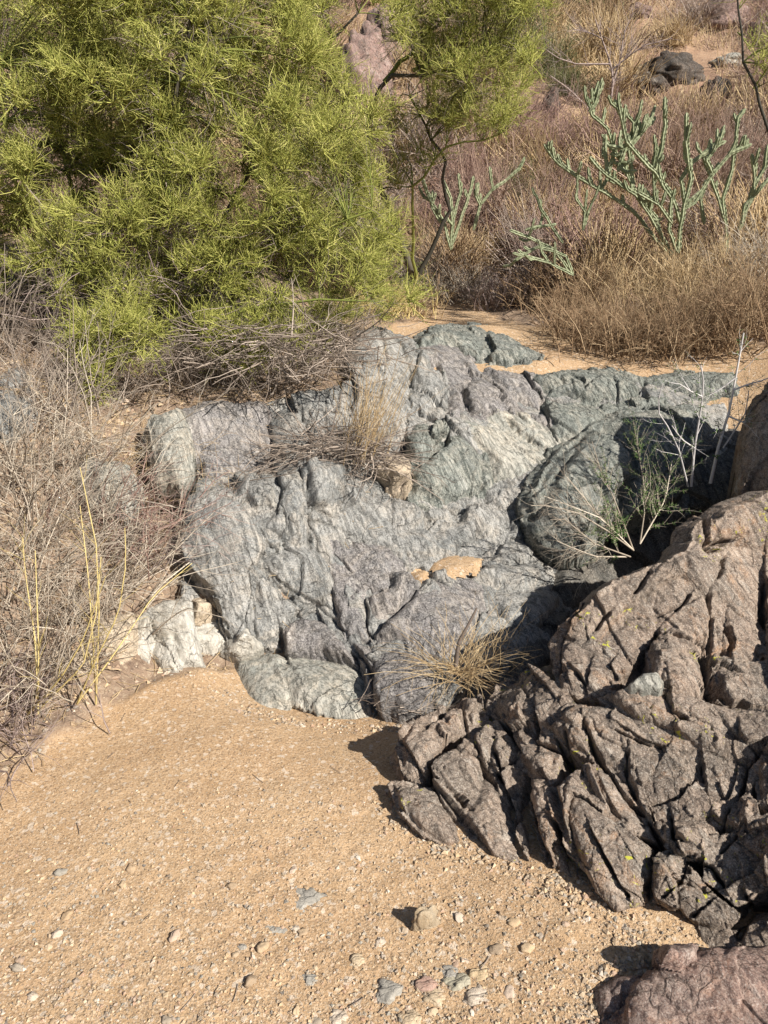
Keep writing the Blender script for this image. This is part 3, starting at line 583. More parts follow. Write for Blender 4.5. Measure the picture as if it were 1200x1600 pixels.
# ------------------------------------------------------------------ sand pockets held in the bedrock
def sand_pocket(poly, yv, seed):
    poly = np.asarray(poly, float); u0, v0 = poly.min(0) - 4; u1, v1 = poly.max(0) + 4
    U, V_ = np.meshgrid(np.arange(u0, u1, 2.5), np.arange(v0, v1, 2.5)); sh = U.shape
    # level sheet: one height, found from the middle of the pocket
    c = pw(poly[:, 0].mean(), poly[:, 1].mean(), yv); d = ray(U.ravel(), V_.ravel())
    P = CAM + d * ((c[2] - CAM[2]) / d[:, 2])[:, None]
    dist = polyd(np.stack([U.ravel(), V_.ravel()], 1), poly)
    P[:, 2] += .012 * perlin(P * 6, seed) + .003 * perlin(P * 30, seed) - .02 * np.clip(1 - dist / 8, 0, 2)
    dist = dist + 5 * perlin(P * 22, 5) + 3 * perlin(P * 60, 6)
    m = (dist > -3).reshape(sh); q = m[:-1, :-1] & m[:-1, 1:] & m[1:, 1:] & m[1:, :-1]; i = np.arange(len(P)).reshape(sh)
    Fa = np.stack([i[:-1, :-1], i[1:, :-1], i[1:, 1:], i[:-1, 1:]], -1)[q]
    used = np.unique(Fa); mp = np.zeros(len(P), int); mp[used] = np.arange(len(used))
    tag(npmesh('sand', P[used], mp[Fa], M_sand, attrs={'wash': np.ones(len(used))}, origin=(0, 0, 0)), kind='structure')
sand_pocket([(672,872),(700,862),(752,868),(748,890),(700,896),(672,885)], 3.165, 1)
sand_pocket([(635,888),(668,884),(672,898),(660,912),(648,905)], 3.075, 2)

# ------------------------------------------------------------------ plant helpers
def nrm(v): return v / (np.linalg.norm(v, axis=-1, keepdims=True) + 1e-9)
def tubes(P, Rd, sides=3):
    P = np.asarray(P, float); Rd = np.asarray(Rd, float); M, n = P.shape[:2]
    t = nrm(np.gradient(P, axis=1)); ax = nrm(P[:, -1] - P[:, 0])
    ref = np.where(np.abs(ax[:, 2:3]) > .8, np.array([[1., 0, 0]]), np.array([[0, 0, 1.]]))
    U = nrm(np.cross(t, ref[:, None, :])); W = np.cross(t, U)
    a = np.arange(sides) * 2 * math.pi / sides
    V = P[:, :, None] + Rd[:, :, None, None] * (np.cos(a)[None, None, :, None] * U[:, :, None] + np.sin(a)[None, None, :, None] * W[:, :, None])
    i = np.arange(M * n * sides).reshape(M, n, sides); j = np.roll(i, -1, 2)
    Fa = np.stack([i[:, :-1], j[:, :-1], j[:, 1:], i[:, 1:]], -1).reshape(-1, 4)
    return V.reshape(-1, 3), Fa
def tubeobj(name, sets, mat, parent=None, origin=None, sides=3, smooth=True):
    """sets: list of (P, R); one mesh; per stem random 'tint'"""
    Vs, Fs, ts, n = [], [], [], 0
    for P, Rd in sets:
        V, Fa = tubes(P, Rd, sides); Vs.append(V); Fs.append(Fa + n); n += len(V)
        ts.append(np.repeat(rng.random(len(P)), P.shape[1] * sides))
    V = np.concatenate(Vs)
    if parent is not None: V = V - np.array(parent.location)
    return npmesh(name, V, np.concatenate(Fs), mat, smooth, {'tint': np.concatenate(ts)}, parent, origin)
def wander(start, dirv, L, n, wob, sag=0., up=0.):
    """polylines: random walk from start along dirv"""
    K = len(start); P = np.zeros((K, n, 3)); P[:, 0] = start; d = nrm(dirv); st = (L / (n - 1))[:, None]
    for k in range(1, n):
        d = nrm(d + wob * rng.normal(size=(K, 3)) + np.array([0, 0, up - sag * k / n])); P[:, k] = P[:, k - 1] + d * st
    return P
def grow(P, Rd, K, L, ang, n=4, wob=.12, up=0., sag=0., rf=.6, tip=.3, tmin=.15, tmax=1.):
    M, m = P.shape[:2]; i = rng.integers(0, M, K); t = (tmin + (tmax - tmin) * rng.random(K)) * (m - 1.001)
    k = np.floor(t).astype(int); f = (t - k)[:, None]; a = P[i, k]; b = P[i, k + 1]
    s = a * (1 - f) + b * f; d = nrm(b - a); q = nrm(np.cross(d, rng.normal(size=(K, 3))))
    A = R(1) * (ang[0] + (ang[1] - ang[0]) * rng.random(K))[:, None]
    dd = d * np.cos(A) + q * np.sin(A) + np.array([0, 0, up])
    Ln = L[0] + (L[1] - L[0]) * rng.random(K)
    C = wander(s, dd, Ln, n, wob, sag); r0 = (Rd[i, k] * (1 - f[:, 0]) + Rd[i, k + 1] * f[:, 0]) * rf
    return C, r0[:, None] * np.linspace(1, tip, n)[None]
def curve(pts, n=10):
    pts = np.asarray(pts, float); d = np.concatenate([[0], np.cumsum(np.linalg.norm(np.diff(pts, axis=0), axis=1))]); t = np.linspace(0, d[-1], n)
    return np.stack([np.interp(t, d, pts[:, k]) for k in range(3)], 1)
def twigmat(name, c1, c2, c3=None, rough=.75, trans=0.):
    m = NT(name); col = m.ramp(m.attr('tint'), [(0., c1), (.55, c2), (1., c3 or c2)])
    col = m.mix(m.ramp(m.noise(40, 3), [(.35, .35), (.65, 0.)]), col, m.mix(1., col, (.45, .42, .4), 'MULTIPLY'))
    return m.done(col, rough)
M_twig = twigmat('palo_verde_twig', (.19,.205,.045), (.40,.405,.09), (.68,.64,.22))
M_leaf = twigmat('palo_verde_leaf', (.14,.17,.035), (.33,.36,.07), (.60,.57,.16))
M_limb = twigmat('palo_verde_limb', (.10,.12,.03), (.20,.23,.05), (.30,.30,.08))
M_bark = twigmat('dark_bark', (.05,.045,.035), (.09,.08,.06), (.14,.12,.09))
M_lilac = twigmat('grey_lilac_stick', (.26,.215,.165), (.45,.38,.30), (.68,.60,.48))
M_purple = twigmat('purple_brown_stick', (.19,.14,.125), (.33,.255,.23), (.48,.385,.34))
M_straw = twigmat('straw', (.36,.25,.13), (.55,.40,.22), (.70,.55,.34))
M_yellow = twigmat('yellow_stem', (.50,.40,.15), (.62,.50,.22))
M_brush = twigmat('brown_brush', (.19,.12,.065), (.33,.22,.13), (.46,.34,.21))
M_deadw = twigmat('dead_twig', (.14,.11,.09), (.28,.225,.18), (.48,.40,.33))
M_white = twigmat('bleached_wood', (.50,.47,.46), (.66,.62,.60))
M_green2 = twigmat('small_green_leaf', (.07,.13,.04), (.12,.20,.06), (.20,.28,.10))
M_olive = twigmat('olive_leaf', (.12,.13,.05), (.18,.19,.08), (.27,.26,.13))
M_red2 = twigmat('reddish_twig', (.22,.13,.11), (.36,.23,.19), (.46,.32,.26))

# ------------------------------------------------------------------ palo verde trees
def pxc(pts): return np.array([pw(a, b, c) for a, b, c in pts])
def inpoly_samples(poly, K, y0, y1):
    poly = np.asarray(poly, float); out = []
    while sum(map(len, out)) < K:
        Q = poly.min(0) + rng.random((K * 2, 2)) * np.ptp(poly, 0); out.append(Q[polyd(Q, poly) > 0])
    Q = np.concatenate(out)[:K]; return pw(Q[:, 0], Q[:, 1], y0 + (y1 - y0) * rng.random(K))
def palo_verde(label, base, limbs, crown, K, per, per2, per3, tw=.00145):
    root = empty('palo_verde_tree', base); tag(root, label, 'tree')
    LP, LR = [], []
    for pts, r0, r1 in limbs:
        c = curve(pxc(pts), 14); c[1:-1] += rng.normal(0, .012, (12, 3)); LP.append(c); LR.append(np.linspace(r0, r1, 14))
    LP = np.array(LP); LR = np.array(LR)
    for k in range(len(LP)): tubeobj('limb', [(LP[k:k + 1], LR[k:k + 1])], M_limb if k % 3 else M_bark, root, sides=7)
    C = np.concatenate([inpoly_samples(*c[:1], int(K * c[3] * 2.1), c[1], c[2]) for c in crown])
    C = C[fbm(C * 2.9, 2, 123) > -.03]
    N = len(C); skp = LP[:, 4:].reshape(-1, 3); skr = LR[:, 4:].ravel(); D = ((C[:, None] - skp[None]) ** 2).sum(-1)
    i = D.argmin(1); a = skp[i]; t = np.linspace(0, 1, 7)[None, :, None]
    mid = (a + C) / 2 + rng.normal(0, .06, (N, 3)) + np.array([0, 0, .05])
    B = a[:, None] * (1 - t) ** 2 + 2 * mid[:, None] * t * (1 - t) + C[:, None] * t ** 2
    Br = np.minimum(skr[i] * .6, .009)[:, None] * np.linspace(1, .3, 7)[None]
    tubeobj('branch', [(B, Br)], M_limb, root, sides=4)
    out = nrm(C - np.array(base) + rng.normal(0, .5, (N, 3)) + np.array([0, -.1, .65]))
    ii = np.repeat(np.arange(N), per)
    T1 = wander(C[ii], out[ii] + .72 * rng.normal(size=(len(ii), 3)), .06 + .15 * rng.random(len(ii)), 5, .2)
    R1 = np.linspace(tw * 1.7, tw * .9, 5)[None].repeat(len(ii), 0)
    T2, R2 = grow(T1, R1, len(T1) * per2, (.035, .11), (20, 65), 3, .17, .05, rf=.85, tip=.6)
    tubeobj('twigs', [(T1, R1)], M_twig, root); tubeobj('twigs', [(T2, R2)], M_twig, root)
    T3, R3 = grow(T2, R2, len(T2) * per3, (.010, .028), (30, 85), 2, .1, rf=1.0, tip=.7)
    tubeobj('leaves', [(T3, R3)], M_leaf, root)
    D1 = grow(B, Br, N * 4, (.10, .34), (20, 80), 5, .2, 0, .1, rf=.5); tubeobj('dead_twigs', [D1, grow(D1[0], D1[1], N * 4, (.03, .12), (20, 70), 3, .15, rf=.8)], M_deadw, root)
    return root
palo_verde('large yellow green palo verde overhanging the rocks, filling the upper left', pw(200, 560, 4.7), [
 ([(200,560,4.7),(215,480,4.6),(245,340,4.5),(262,240,4.45),(285,130,4.4),(300,-40,4.4)], .022, .008),
 ([(200,560,4.7),(160,450,4.9),(120,330,5.0),(90,200,5.0),(110,60,5.0)], .024, .007),
 ([(190,550,4.7),(110,420,4.4),(40,340,4.3),(15,250,4.3),(0,100,4.3)], .018, .006),
 ([(205,555,4.7),(280,440,4.8),(360,330,4.9),(430,180,5.0),(470,110,5.1),(560,20,5.2)], .022, .006),
 ([(210,550,4.7),(300,460,4.5),(400,400,4.4),(500,360,4.35),(580,330,4.3)], .018, .005),
 ([(210,555,4.7),(290,520,4.4),(380,490,4.25),(470,470,4.2),(570,470,4.2)], .014, .004),
 ([(200,560,4.7),(190,570,4.3),(185,560,4.0),(190,590,3.85)], .012, .004),
 ([(200,560,4.7),(240,400,5.1),(330,220,5.3),(380,60,5.4),(400,-60,5.4)], .018, .006),
 ([(190,560,4.7),(60,500,4.6),(-40,420,4.6),(-90,300,4.6)], .016, .005)],
 [([(-80,-80),(430,-80),(450,30),(520,120),(590,190),(575,270),(600,340),(640,400),(650,460),(620,490),(560,505),(480,520),(400,530),(330,500),(250,520),(160,480),(80,470),(-80,500)], 4.15, 5.2, .84),
  ([(100,520),(170,500),(250,530),(240,600),(190,625),(140,600)], 3.75, 4.1, .032),
  ([(260,500),(480,510),(470,560),(350,570),(280,560)], 4.1, 4.4, .04), ([(440,-60),(620,-60),(610,60),(520,130),(450,80)], 4.8, 5.4, .018)], 760, 14, 6, 2)
palo_verde('sparser palo verde with a dark arching limb, behind the large one', pw(650, 440, 6.6), [
 ([(650,440,6.6),(610,330,6.4),(570,230,6.2),(570,165,6.0),(600,128,5.9),(645,110,5.8),(700,118,5.8),(730,150,5.8)], .03, .008),
 ([(600,128,5.9),(660,60,5.9),(720,10,5.9),(760,-60,5.9)], .016, .006), ([(645,110,5.8),(720,80,5.8),(790,70,5.8),(850,80,5.8)], .013, .004),
 ([(650,440,6.6),(700,330,6.5),(690,250,6.3),(660,190,6.0),(640,150,6.0)], .02, .006), ([(650,440,6.6),(640,300,6.1),(700,230,5.9),(780,210,5.8)], .015, .005)],
 [([(612,-60),(840,-60),(860,40),(845,100),(800,190),(720,215),(650,180),(625,120)], 5.4, 6.3, .9), ([(600,170),(700,200),(690,260),(620,300)], 5.8, 6.3, .06)], 260, 9, 4, 2, tw=.0014)
palo_verde('thin green palo verde branches hanging in at the upper right edge', pw(1290, 420, 5.2), [
 ([(1290,420,5.2),(1240,300,5.2),(1200,200,5.2),(1165,100,5.2),(1150,-30,5.2)], .014, .005), ([(1290,420,5.2),(1300,200,5.3),(1250,-60,5.3)], .014, .005)],
 [([(1150,-60),(1280,-60),(1280,200),(1190,200),(1175,80)], 5.0, 5.5, 1.)], 30, 6, 4, 2)

# ------------------------------------------------------------------ dry shrubs, grasses
def shrub_sets(base, K, L, spread, r, lean=(0, 0, 0), sub=3, sub2=3, sag=.1, n=6, foot=.06, wob=.1, subL=.45):
    base = np.asarray(base, float); s = base + np.concatenate([rng.normal(0, foot, (K, 2)), np.zeros((K, 1))], 1)
    d = np.concatenate([rng.normal(0, spread, (K, 2)), np.ones((K, 1))], 1) + np.array(lean)
    Ln = L * (.5 + .7 * rng.random(K)); P = wander(s, d, Ln, n, wob, sag); Rr = r * (.6 + .6 * rng.random(K))[:, None] * np.linspace(1, .4, n)[None]
    sets = [(P, Rr)]
    if sub:
        A = grow(P, Rr, K * sub, (L * subL * .4, L * subL), (15, 55), 4, wob, .05, sag, .7, .4, .2); sets.append(A)
        if sub2: sets.append(grow(A[0], A[1], len(A[0]) * sub2, (L * subL * .15, L * subL * .5), (20, 60), 3, wob, 0, 0, .75, .5))
    return sets
def shrub(name, label, cat, p, mat, group=None, leaves=None, parts=None, **kw):
    root = empty(name, p - np.array([0, 0, .02])); tag(root, label, cat, group); st = shrub_sets(p - np.array([0, 0, .02]), **kw)
    tubeobj('stems', st[:1], mat, root)
    if len(st) > 1: tubeobj('twigs', st[1:], mat, root)
    if leaves:
        lm, K = leaves; T3, R3 = grow(st[-1][0], st[-1][1], K, (.012, .03), (30, 80), 2, .1, rf=1.4, tip=.8); tubeobj('leaves', [(T3, R3)], lm, root)
    return root
# left bank stick tangle
for (u, v, h, ln, lab, mt) in [
 (35,1075,.42,(.25,-.2,0),'grey stick shrub nearest the sand at the left edge, below the yellow stems', M_lilac),
 (110,1010,.42,(.35,-.1,0),'grey stick shrub behind the yellow stems, next to the crumbling shelf', M_lilac),
 (10,930,.48,(.3,-.1,0),'dense grey stick shrub at the left edge halfway up the bank', M_lilac),
 (150,930,.40,(.5,0,0),'lilac stick shrub leaning right toward the striped outcrop', M_lilac),
 (70,840,.50,(.3,0,0),'tall pale stick shrub in the middle of the left bank', M_lilac),
 (170,850,.42,(.6,.1,.0),'reddish grey stick shrub combed over toward the grey lobe', M_red2),
 (230,860,.28,(.5,.1,.0),'low stick shrub touching the top of the grey lobe', M_purple),
 (0,760,.48,(.25,0,0),'upright stick shrub below the grey rock at the left edge', M_lilac),
 (100,740,.46,(.2,0,0),'upright pale stick shrub right of the left edge rock', M_lilac),
 (60,655,.42,(.1,0,0),'brownish stick shrub beside the left edge rock, under the green tree', M_deadw),
 (0,560,.5,(.1,0,0),'dark dead shrub behind the left edge rock', M_deadw),
 (240,600,.34,(.1,-.3,0),'dark dead shrub right of the low bright spray, against the dappled face', M_deadw), (320,600,.34,(.1,-.2,0),'dark dead shrub above the dappled face', M_deadw),
 (400,605,.34,(.2,-.2,0),'dark dead shrub above the joint of the dappled face', M_deadw), (470,590,.36,(.2,-.1,0),'dead shrub above the grooved face', M_deadw), (530,560,.34,(.2,-.1,0),'dead shrub beside the big grooved rock shoulder', M_deadw),
 (130,620,.40,(.1,0,0),'dead shrub under the low bright green spray', M_deadw),
 (0,1150,.30,(.1,-.1,0),'small brown stick shrub at the left edge by the sand', M_purple)]:
    shrub('dry_shrub', lab, 'shrub', hit(u, v), mt, K=46, L=h * 1.2, spread=.55, r=.0034, lean=ln, sub=4, sub2=2, sag=.16, foot=.12, wob=.15)
for u, v, lab in [(250,740,'straw coloured grass mat behind the grey lobe'), (200,700,'orange tan dry grass below the low green spray'), (170,780,'pale dry grass among the sticks left of the grey lobe'), (330,745,'thin dry grass below the dappled rock face')]:
    shrub('straw_tuft', lab, 'straw tuft', hit(u, v), M_straw, K=260, L=.20, spread=1.3, r=.0013, lean=(0, 0, 0), sub=0, foot=.13, n=4, sag=.5)
root = empty('yellow_stem_shrub', hit(150, 1100)); tag(root, 'shrub of long bare yellow stems rising from the left bank', 'shrub')
ys_ = []
for pts in [[(150,1100,2.3),(145,1000,2.3),(138,900,2.33),(125,790,2.4)], [(150,1100,2.3),(155,950,2.25),(150,850,2.25),(125,730,2.3)], [(120,1100,2.25),(150,1030,2.2),(185,960,2.2),(197,880,2.22),(195,825,2.25)],
            [(60,1110,2.2),(130,1040,2.15),(150,960,2.15),(158,870,2.2)], [(60,1120,2.2),(55,1000,2.25),(40,900,2.3),(35,840,2.3)], [(40,1120,2.2),(95,1060,2.1),(130,1000,2.1),(165,900,2.1)],
            [(50,1110,2.2),(60,1080,2.2),(60,1000,2.2),(55,860,2.3)], [(120,1100,2.25),(180,1020,2.3),(240,930,2.5),(300,880,2.7)]]:
    ys_.append(curve(pxc(pts), 12))
YP = np.array(ys_); YR = np.linspace(.0034, .0014, 12)[None].repeat(len(ys_), 0)
tubeobj('stems', [(YP, YR)], M_yellow, root, sides=5); tubeobj('twigs', [grow(YP, YR, 60, (.05, .16), (20, 50), 4, .1, rf=.6)], M_yellow, root)

# dead twig pile and tangles under the tree
def litter(name, label, cat, pts, mat, K, L, r, height, spread=(.12, .08), curl=.15, dirv=None):
    c = pts; i = rng.integers(0, len(c), K); s = c[i] + np.stack([rng.normal(0, spread[0], K), rng.normal(0, spread[1], K), rng.random(K) * height], 1)
    d = rng.normal(size=(K, 3)) * np.array([1, .8, .28]) + (np.array(dirv) if dirv is not None else 0)
    P = wander(s, d, L * (.4 + rng.random(K)), 6, curl); Rr = (r * (.5 + .9 * rng.random(K)))[:, None] * np.linspace(1, .4, 6)[None]
    root = empty(name, c.mean(0)); tag(root, label, cat)
    tubeobj('sticks', [(P, Rr)], mat, root, sides=4); tubeobj('twigs', [grow(P, Rr, K * 3, (.03, L * .4), (20, 60), 3, .15, rf=.6)], mat, root)
litter('twig_pile', 'heap of dead brown twigs on the ledge beside the tan stone', 'twigs', pxc([(460,715,3.62),(500,705,3.65),(540,715,3.62),(570,715,3.62),(520,690,3.7),(585,725,3.6)]), M_deadw, 260, .30, .0028, .07, (.07, .05))
litter('twig_pile', 'grey tangle of dead branches hanging under the tree above the grooved face', 'twigs', pxc([(360,560,4.05),(420,570,4.0),(470,575,4.0),(520,590,4.0),(540,560,4.1),(300,590,4.0)]), M_deadw, 300, .28, .0034, .2, (.12, .1), .14)
litter('twig_pile', 'lilac grey dead brush in the shade below the tree crown', 'twigs', pxc([(250,450,4.3),(200,500,4.2),(330,500,4.2),(120,520,4.1),(60,480,4.2),(150,560,4.2)]) + np.array([0, .25, 0]), M_purple, 300, .26, .0028, .3, (.2, .15), .16)
litter('twig_pile', 'scatter of curved sticks lying across the ground below the dappled face', 'twigs', pxc([(380,745,3.5),(330,760,3.45),(420,740,3.5)]), M_deadw, 26, .4, .0028, .03, (.08, .04), .1, (1, 0, .1))
litter('root_debris', 'thin rootlets lying on the sand under the squared rock', 'roots', pxc([(600,1108,2.31),(630,1110,2.3),(660,1106,2.31),(570,1098,2.34)]), M_deadw, 26, .16, .0014, .008, (.03, .015), .15, (1.5, 0, 0))
# straw stalks left of the dark facet
shrub('straw_clump', 'tall straw stalks leaning right against the grooved rock shoulder', 'straw clump', pw(566, 712, 3.66), M_straw, K=60, L=.5, spread=.17, r=.0019, lean=(.34, 0, 0), sub=1, sub2=0, sag=.1, foot=.05, n=6, wob=.05, subL=.3)
shrub('straw_clump', 'short pale stalks with whitish seed heads behind the tan stone', 'straw clump', pw(560, 680, 3.75), M_straw, K=50, L=.35, spread=.3, r=.0017, lean=(.3, 0, 0), sub=2, sub2=0, sag=.1, foot=.05, n=5, wob=.06, subL=.3)
shrub('straw_clump', 'splayed straw tuft growing below the rounded hump', 'straw clump', pw(715, 1045, 2.42), M_straw, K=120, L=.27, spread=1.1, r=.0016, lean=(-.05, -.15, -.3), sub=1, sub2=0, sag=.25, foot=.035, n=5, wob=.08, subL=.4)
shrub('straw_clump', 'thin upright straw blades right of the splayed tuft', 'straw clump', pw(760, 1040, 2.45), M_straw, K=40, L=.26, spread=.4, r=.0012, lean=(.2, 0, 0), sub=1, sub2=0, sag=.1, foot=.04, n=5)
stub = empty('bleached_stick', pw(715, 1035, 2.40)); tag(stub, 'bleached broken stick standing in the splayed straw tuft', 'stick')
tubeobj('wood', [(curve(pxc([(712,1040,2.40),(716,1005,2.40),(735,970,2.42),(745,950,2.43)]), 8)[None], np.linspace(.009, .004, 8)[None])], M_deadw, stub, sides=7)
# white dead shrub at the right
wd = empty('white_dead_shrub', pw(1075, 760, 3.45)); tag(wd, 'bleached white dead shrub standing in the shaded gully', 'shrub')
WP = [[(1110,755,3.5),(1122,700,3.5),(1140,640,3.5),(1155,560,3.5),(1162,520,3.5)], [(1080,760,3.45),(1085,700,3.45),(1095,640,3.45),(1100,600,3.45),(1095,570,3.45)],
      [(1075,760,3.45),(1060,700,3.4),(1040,660,3.4),(1025,640,3.4),(1035,600,3.4)], [(1138,650,3.5),(1160,660,3.45),(1175,658,3.45),(1185,660,3.45)], [(1150,590,3.5),(1130,605,3.5),(1115,615,3.5),(1100,620,3.5)],
      [(1145,610,3.5),(1170,600,3.5),(1190,595,3.5),(1215,585,3.5)], [(1098,620,3.45),(1080,612,3.45),(1062,600,3.45),(1048,598,3.45)], [(1130,700,3.5),(1150,670,3.5),(1165,645,3.5),(1170,610,3.5)], [(1085,700,3.45),(1070,690,3.4),(1060,680,3.4),(1050,665,3.4)]]
wp = np.array([curve(pxc(p), 9) for p in WP]); wr = np.array([np.linspace(a, a * .4, 9) for a in (.008, .0065, .005, .0045, .004, .0045, .004, .0045, .004)])
tubeobj('stems', [(wp, wr)], M_white, wd, sides=6); A = grow(wp, wr, 90, (.05, .2), (20, 60), 4, .15, rf=.45); tubeobj('twigs', [A, grow(A[0], A[1], 130, (.02, .08), (20, 60), 3, .1, rf=.7)], M_white, wd)
tubeobj('leaves', [grow(A[0], A[1], 500, (.01, .02), (40, 90), 2, rf=1.5, tip=.8)], M_green2, wd)
# feathery shrub sprawling over the fractured mound
fs = empty('sprawling_shrub', pw(990, 850, 3.25)); tag(fs, 'sprawling grey shrub with feathery green leaves in front of the fractured boulder', 'shrub')
FP = [[(990,860,3.25),(940,810,3.2),(890,790,3.2),(850,775,3.2)], [(990,860,3.25),(950,830,3.15),(900,800,3.15),(855,790,3.15),(830,790,3.1)], [(990,860,3.25),(960,780,3.3),(940,740,3.4),(925,690,3.5)], [(1000,850,3.3),(1010,780,3.4),(1000,720,3.5),(990,660,3.6)],
      [(1000,850,3.3),(1040,780,3.4),(1050,720,3.5)], [(980,870,3.2),(930,870,3.05),(880,850,3.0),(870,845,3.0)], [(985,870,3.2),(930,850,3.1),(880,810,3.1),(860,812,3.1)], [(990,860,3.25),(930,800,3.3),(890,750,3.4),(880,740,3.4)]]
fp = np.array([curve(pxc(p), 9) for p in FP]); fr = np.linspace(.0042, .0018, 9)[None].repeat(len(FP), 0)
tubeobj('stems', [(fp, fr)], M_lilac, fs, sides=5); A = grow(fp, fr, 220, (.06, .24), (20, 60), 5, .15, rf=.5); B_ = grow(A[0], A[1], 600, (.03, .1), (20, 60), 3, .1, rf=.7); tubeobj('twigs', [A, B_], M_lilac, fs)
m_ = A[0][:, 0, 0] > np.median(A[0][:, 0, 0]); tubeobj('leaves', [grow(A[0][m_], A[1][m_], 2600, (.008, .018), (50, 90), 2, rf=1.3, tip=.8)], M_green2, fs)

# ------------------------------------------------------------------ cholla
def cholla_mat():
    m = NT('cholla_skin'); col = m.mix(m.ramp(m.noise(9, 4), [(.35, 0.), (.65, 1.)]), (.19,.215,.12), (.31,.335,.205))
    col = m.mix(m.math('MULTIPLY', m.ramp(m.noise(60, 3), [(.55, 0.), (.68, 1.)]), .6), col, (.48, .46, .32))
    return m.done(col, .7, m.bump(m.noise(120, 3), .4, .005))
M_cholla = cholla_mat()
M_chdead = twigmat('cholla_dead_joint', (.12,.09,.06), (.25,.19,.13))
def joint(name, pts, r, parent, mat):
    c = curve(pts, max(10, int(np.linalg.norm(np.diff(pts, axis=0), axis=1).sum() / .009))); n = len(c); S = 12
    c[:, :] += .006 * np.stack([perlin(c * 9, 7), perlin(c * 9, 8), perlin(c * 9, 9)], 1)
    L = np.concatenate([[0], np.cumsum(np.linalg.norm(np.diff(c, axis=0), axis=1))]); t = nrm(np.gradient(c, axis=0))
    ref = np.array([1., 0, 0]) if abs(t[:, 2].mean()) > .7 else np.array([0, 0, 1.]); U = nrm(np.cross(t, ref)); W = np.cross(t, U)
    a = np.arange(S) * 2 * math.pi / S; ph = L[:, None] / .034 * math.pi
    rib = np.abs(np.cos(2.5 * a[None] + .0 * ph)) ; bead = .5 + .5 * np.cos(2 * ph + (np.floor(a[None] / (2 * math.pi) * 5) % 2) * math.pi)
    rad = r * (.62 + .62 * rib * (.4 + .6 * bead)) * (1 + .10 * np.sin(L / .11 * 3))[:, None]
    end = np.minimum(1, np.sqrt(np.maximum(0, (L[-1] - L) / (r * 1.5) + .02)))[:, None] * np.minimum(1, .55 + L / .05)[:, None]
    rad = rad * end
    V = c[:, None] + rad[:, :, None] * (np.cos(a)[None, :, None] * U[:, None] + np.sin(a)[None, :, None] * W[:, None])
    i = np.arange(n * S).reshape(n, S); j = np.roll(i, -1, 1)
    Fa = np.stack([i[:-1], j[:-1], j[1:], i[1:]], -1).reshape(-1, 4)
    return npmesh(name, V.reshape(-1, 3) - np.array(parent.location), Fa, mat, False, {'tint': np.full(n * S, rng.random())}, parent)
def cholla(label, base, arms, spray=0, r=.016, y=6.3, group=None):
    root = empty('cholla_cactus', base); tag(root, label, 'cactus', group); Cs = []
    for pts in arms:
        q = np.array([p if len(p) == 3 else (*p, y) for p in pts], float); P = pxc(q); Cs.append(P)
        joint('stem', P, r * (.85 + .25 * rng.random()), root, M_cholla)
    for k in range(spray):
        P = Cs[rng.integers(len(Cs))]; f = .35 + .65 * rng.random(); c = curve(P, 20); s = c[int(f * 19)]; d = nrm(c[min(19, int(f * 19) + 1)] - c[max(0, int(f * 19) - 1)])
        dd = nrm(d * .5 + np.array([0, 0, .6]) + rng.normal(0, .45, 3)); L_ = .06 + .11 * rng.random()
        joint('stem', np.array([s, s + dd * L_ * .5, s + nrm(dd + np.array([0, 0, .35])) * L_]), r * .8, root, M_cholla)
    return root
Z2 = lambda pts, dy=0: [(600 + a / 2, b / 2, 6.3 + dy) for a, b in pts]
root = cholla('large pale green branching cholla on the right above the brown brush', pw(1050, 415, 6.3), [
 Z2([(900,800),(860,760),(780,660),(690,600),(600,550),(545,510),(500,450)]), Z2([(900,800),(850,700),(790,610),(700,550),(640,490)], -.05), Z2([(880,790),(850,680),(780,590),(740,500),(680,420)], .1),
 Z2([(920,790),(890,720),(900,620),(850,540),(790,480),(760,440),(740,360),(720,310)], -.1), Z2([(790,600),(700,560),(720,460),(700,400),(650,360),(635,300)], .1), Z2([(760,440),(750,470),(730,540)]),
 Z2([(920,790),(930,700),(940,640),(960,560),(945,450),(945,350)], -.1), Z2([(930,700),(900,610),(850,540),(870,450),(880,390),(878,300)], .1), Z2([(940,640),(990,600),(1030,540),(1080,480),(1150,450)], .05),
 Z2([(940,640),(930,560),(960,510),(1010,470),(1070,440)], .15), Z2([(1030,540),(1010,500),(1050,440),(1065,400)]), Z2([(760,470),(800,420),(830,380)], .1), Z2([(780,590),(770,500),(765,440),(800,350)], .15),
 Z2([(900,700),(860,640),(790,600)], -.15), Z2([(690,420),(690,480),(700,540)], .05), Z2([(850,640),(840,520),(860,460)], .2), Z2([(700,455),(740,465),(770,455)], 0), Z2([(640,350),(660,320),(670,295)], .1)], spray=120)
cholla('pale green cholla with upright arms at the right edge', pw(1135, 400, 6.5), [
 Z2([(1070,790),(1070,700),(1060,620),(1090,530),(1100,430),(1105,370),(1130,340)], .2), Z2([(1070,700),(1040,600),(1015,540),(1000,480)], .2), Z2([(1110,720),(1150,620),(1160,560),(1150,480)], .2),
 Z2([(1110,720),(1150,600),(1190,520),(1200,450)], .3), Z2([(1120,710),(1130,640),(1200,560),(1260,520)], .2), Z2([(1000,700),(990,620),(1010,560)], .3)], spray=12)
cholla('half hidden small cholla left of the dead brush, under the second tree', pw(705, 385, 6.6), [
 Z2([(210,780),(215,700),(210,620),(180,560)], .3), Z2([(210,780),(190,700),(140,620),(120,560)], .3), Z2([(215,760),(240,680),(270,600),(280,550)], .3), Z2([(280,720),(300,640),(280,590)], .4),
 Z2([(210,700),(240,600),(235,560)], .3), Z2([(330,600),(370,570),(420,530),(440,490)], .4), Z2([(180,700),(150,650),(160,600)], .3), Z2([(300,640),(340,590),(330,520)], .4)], spray=14, r=.014)
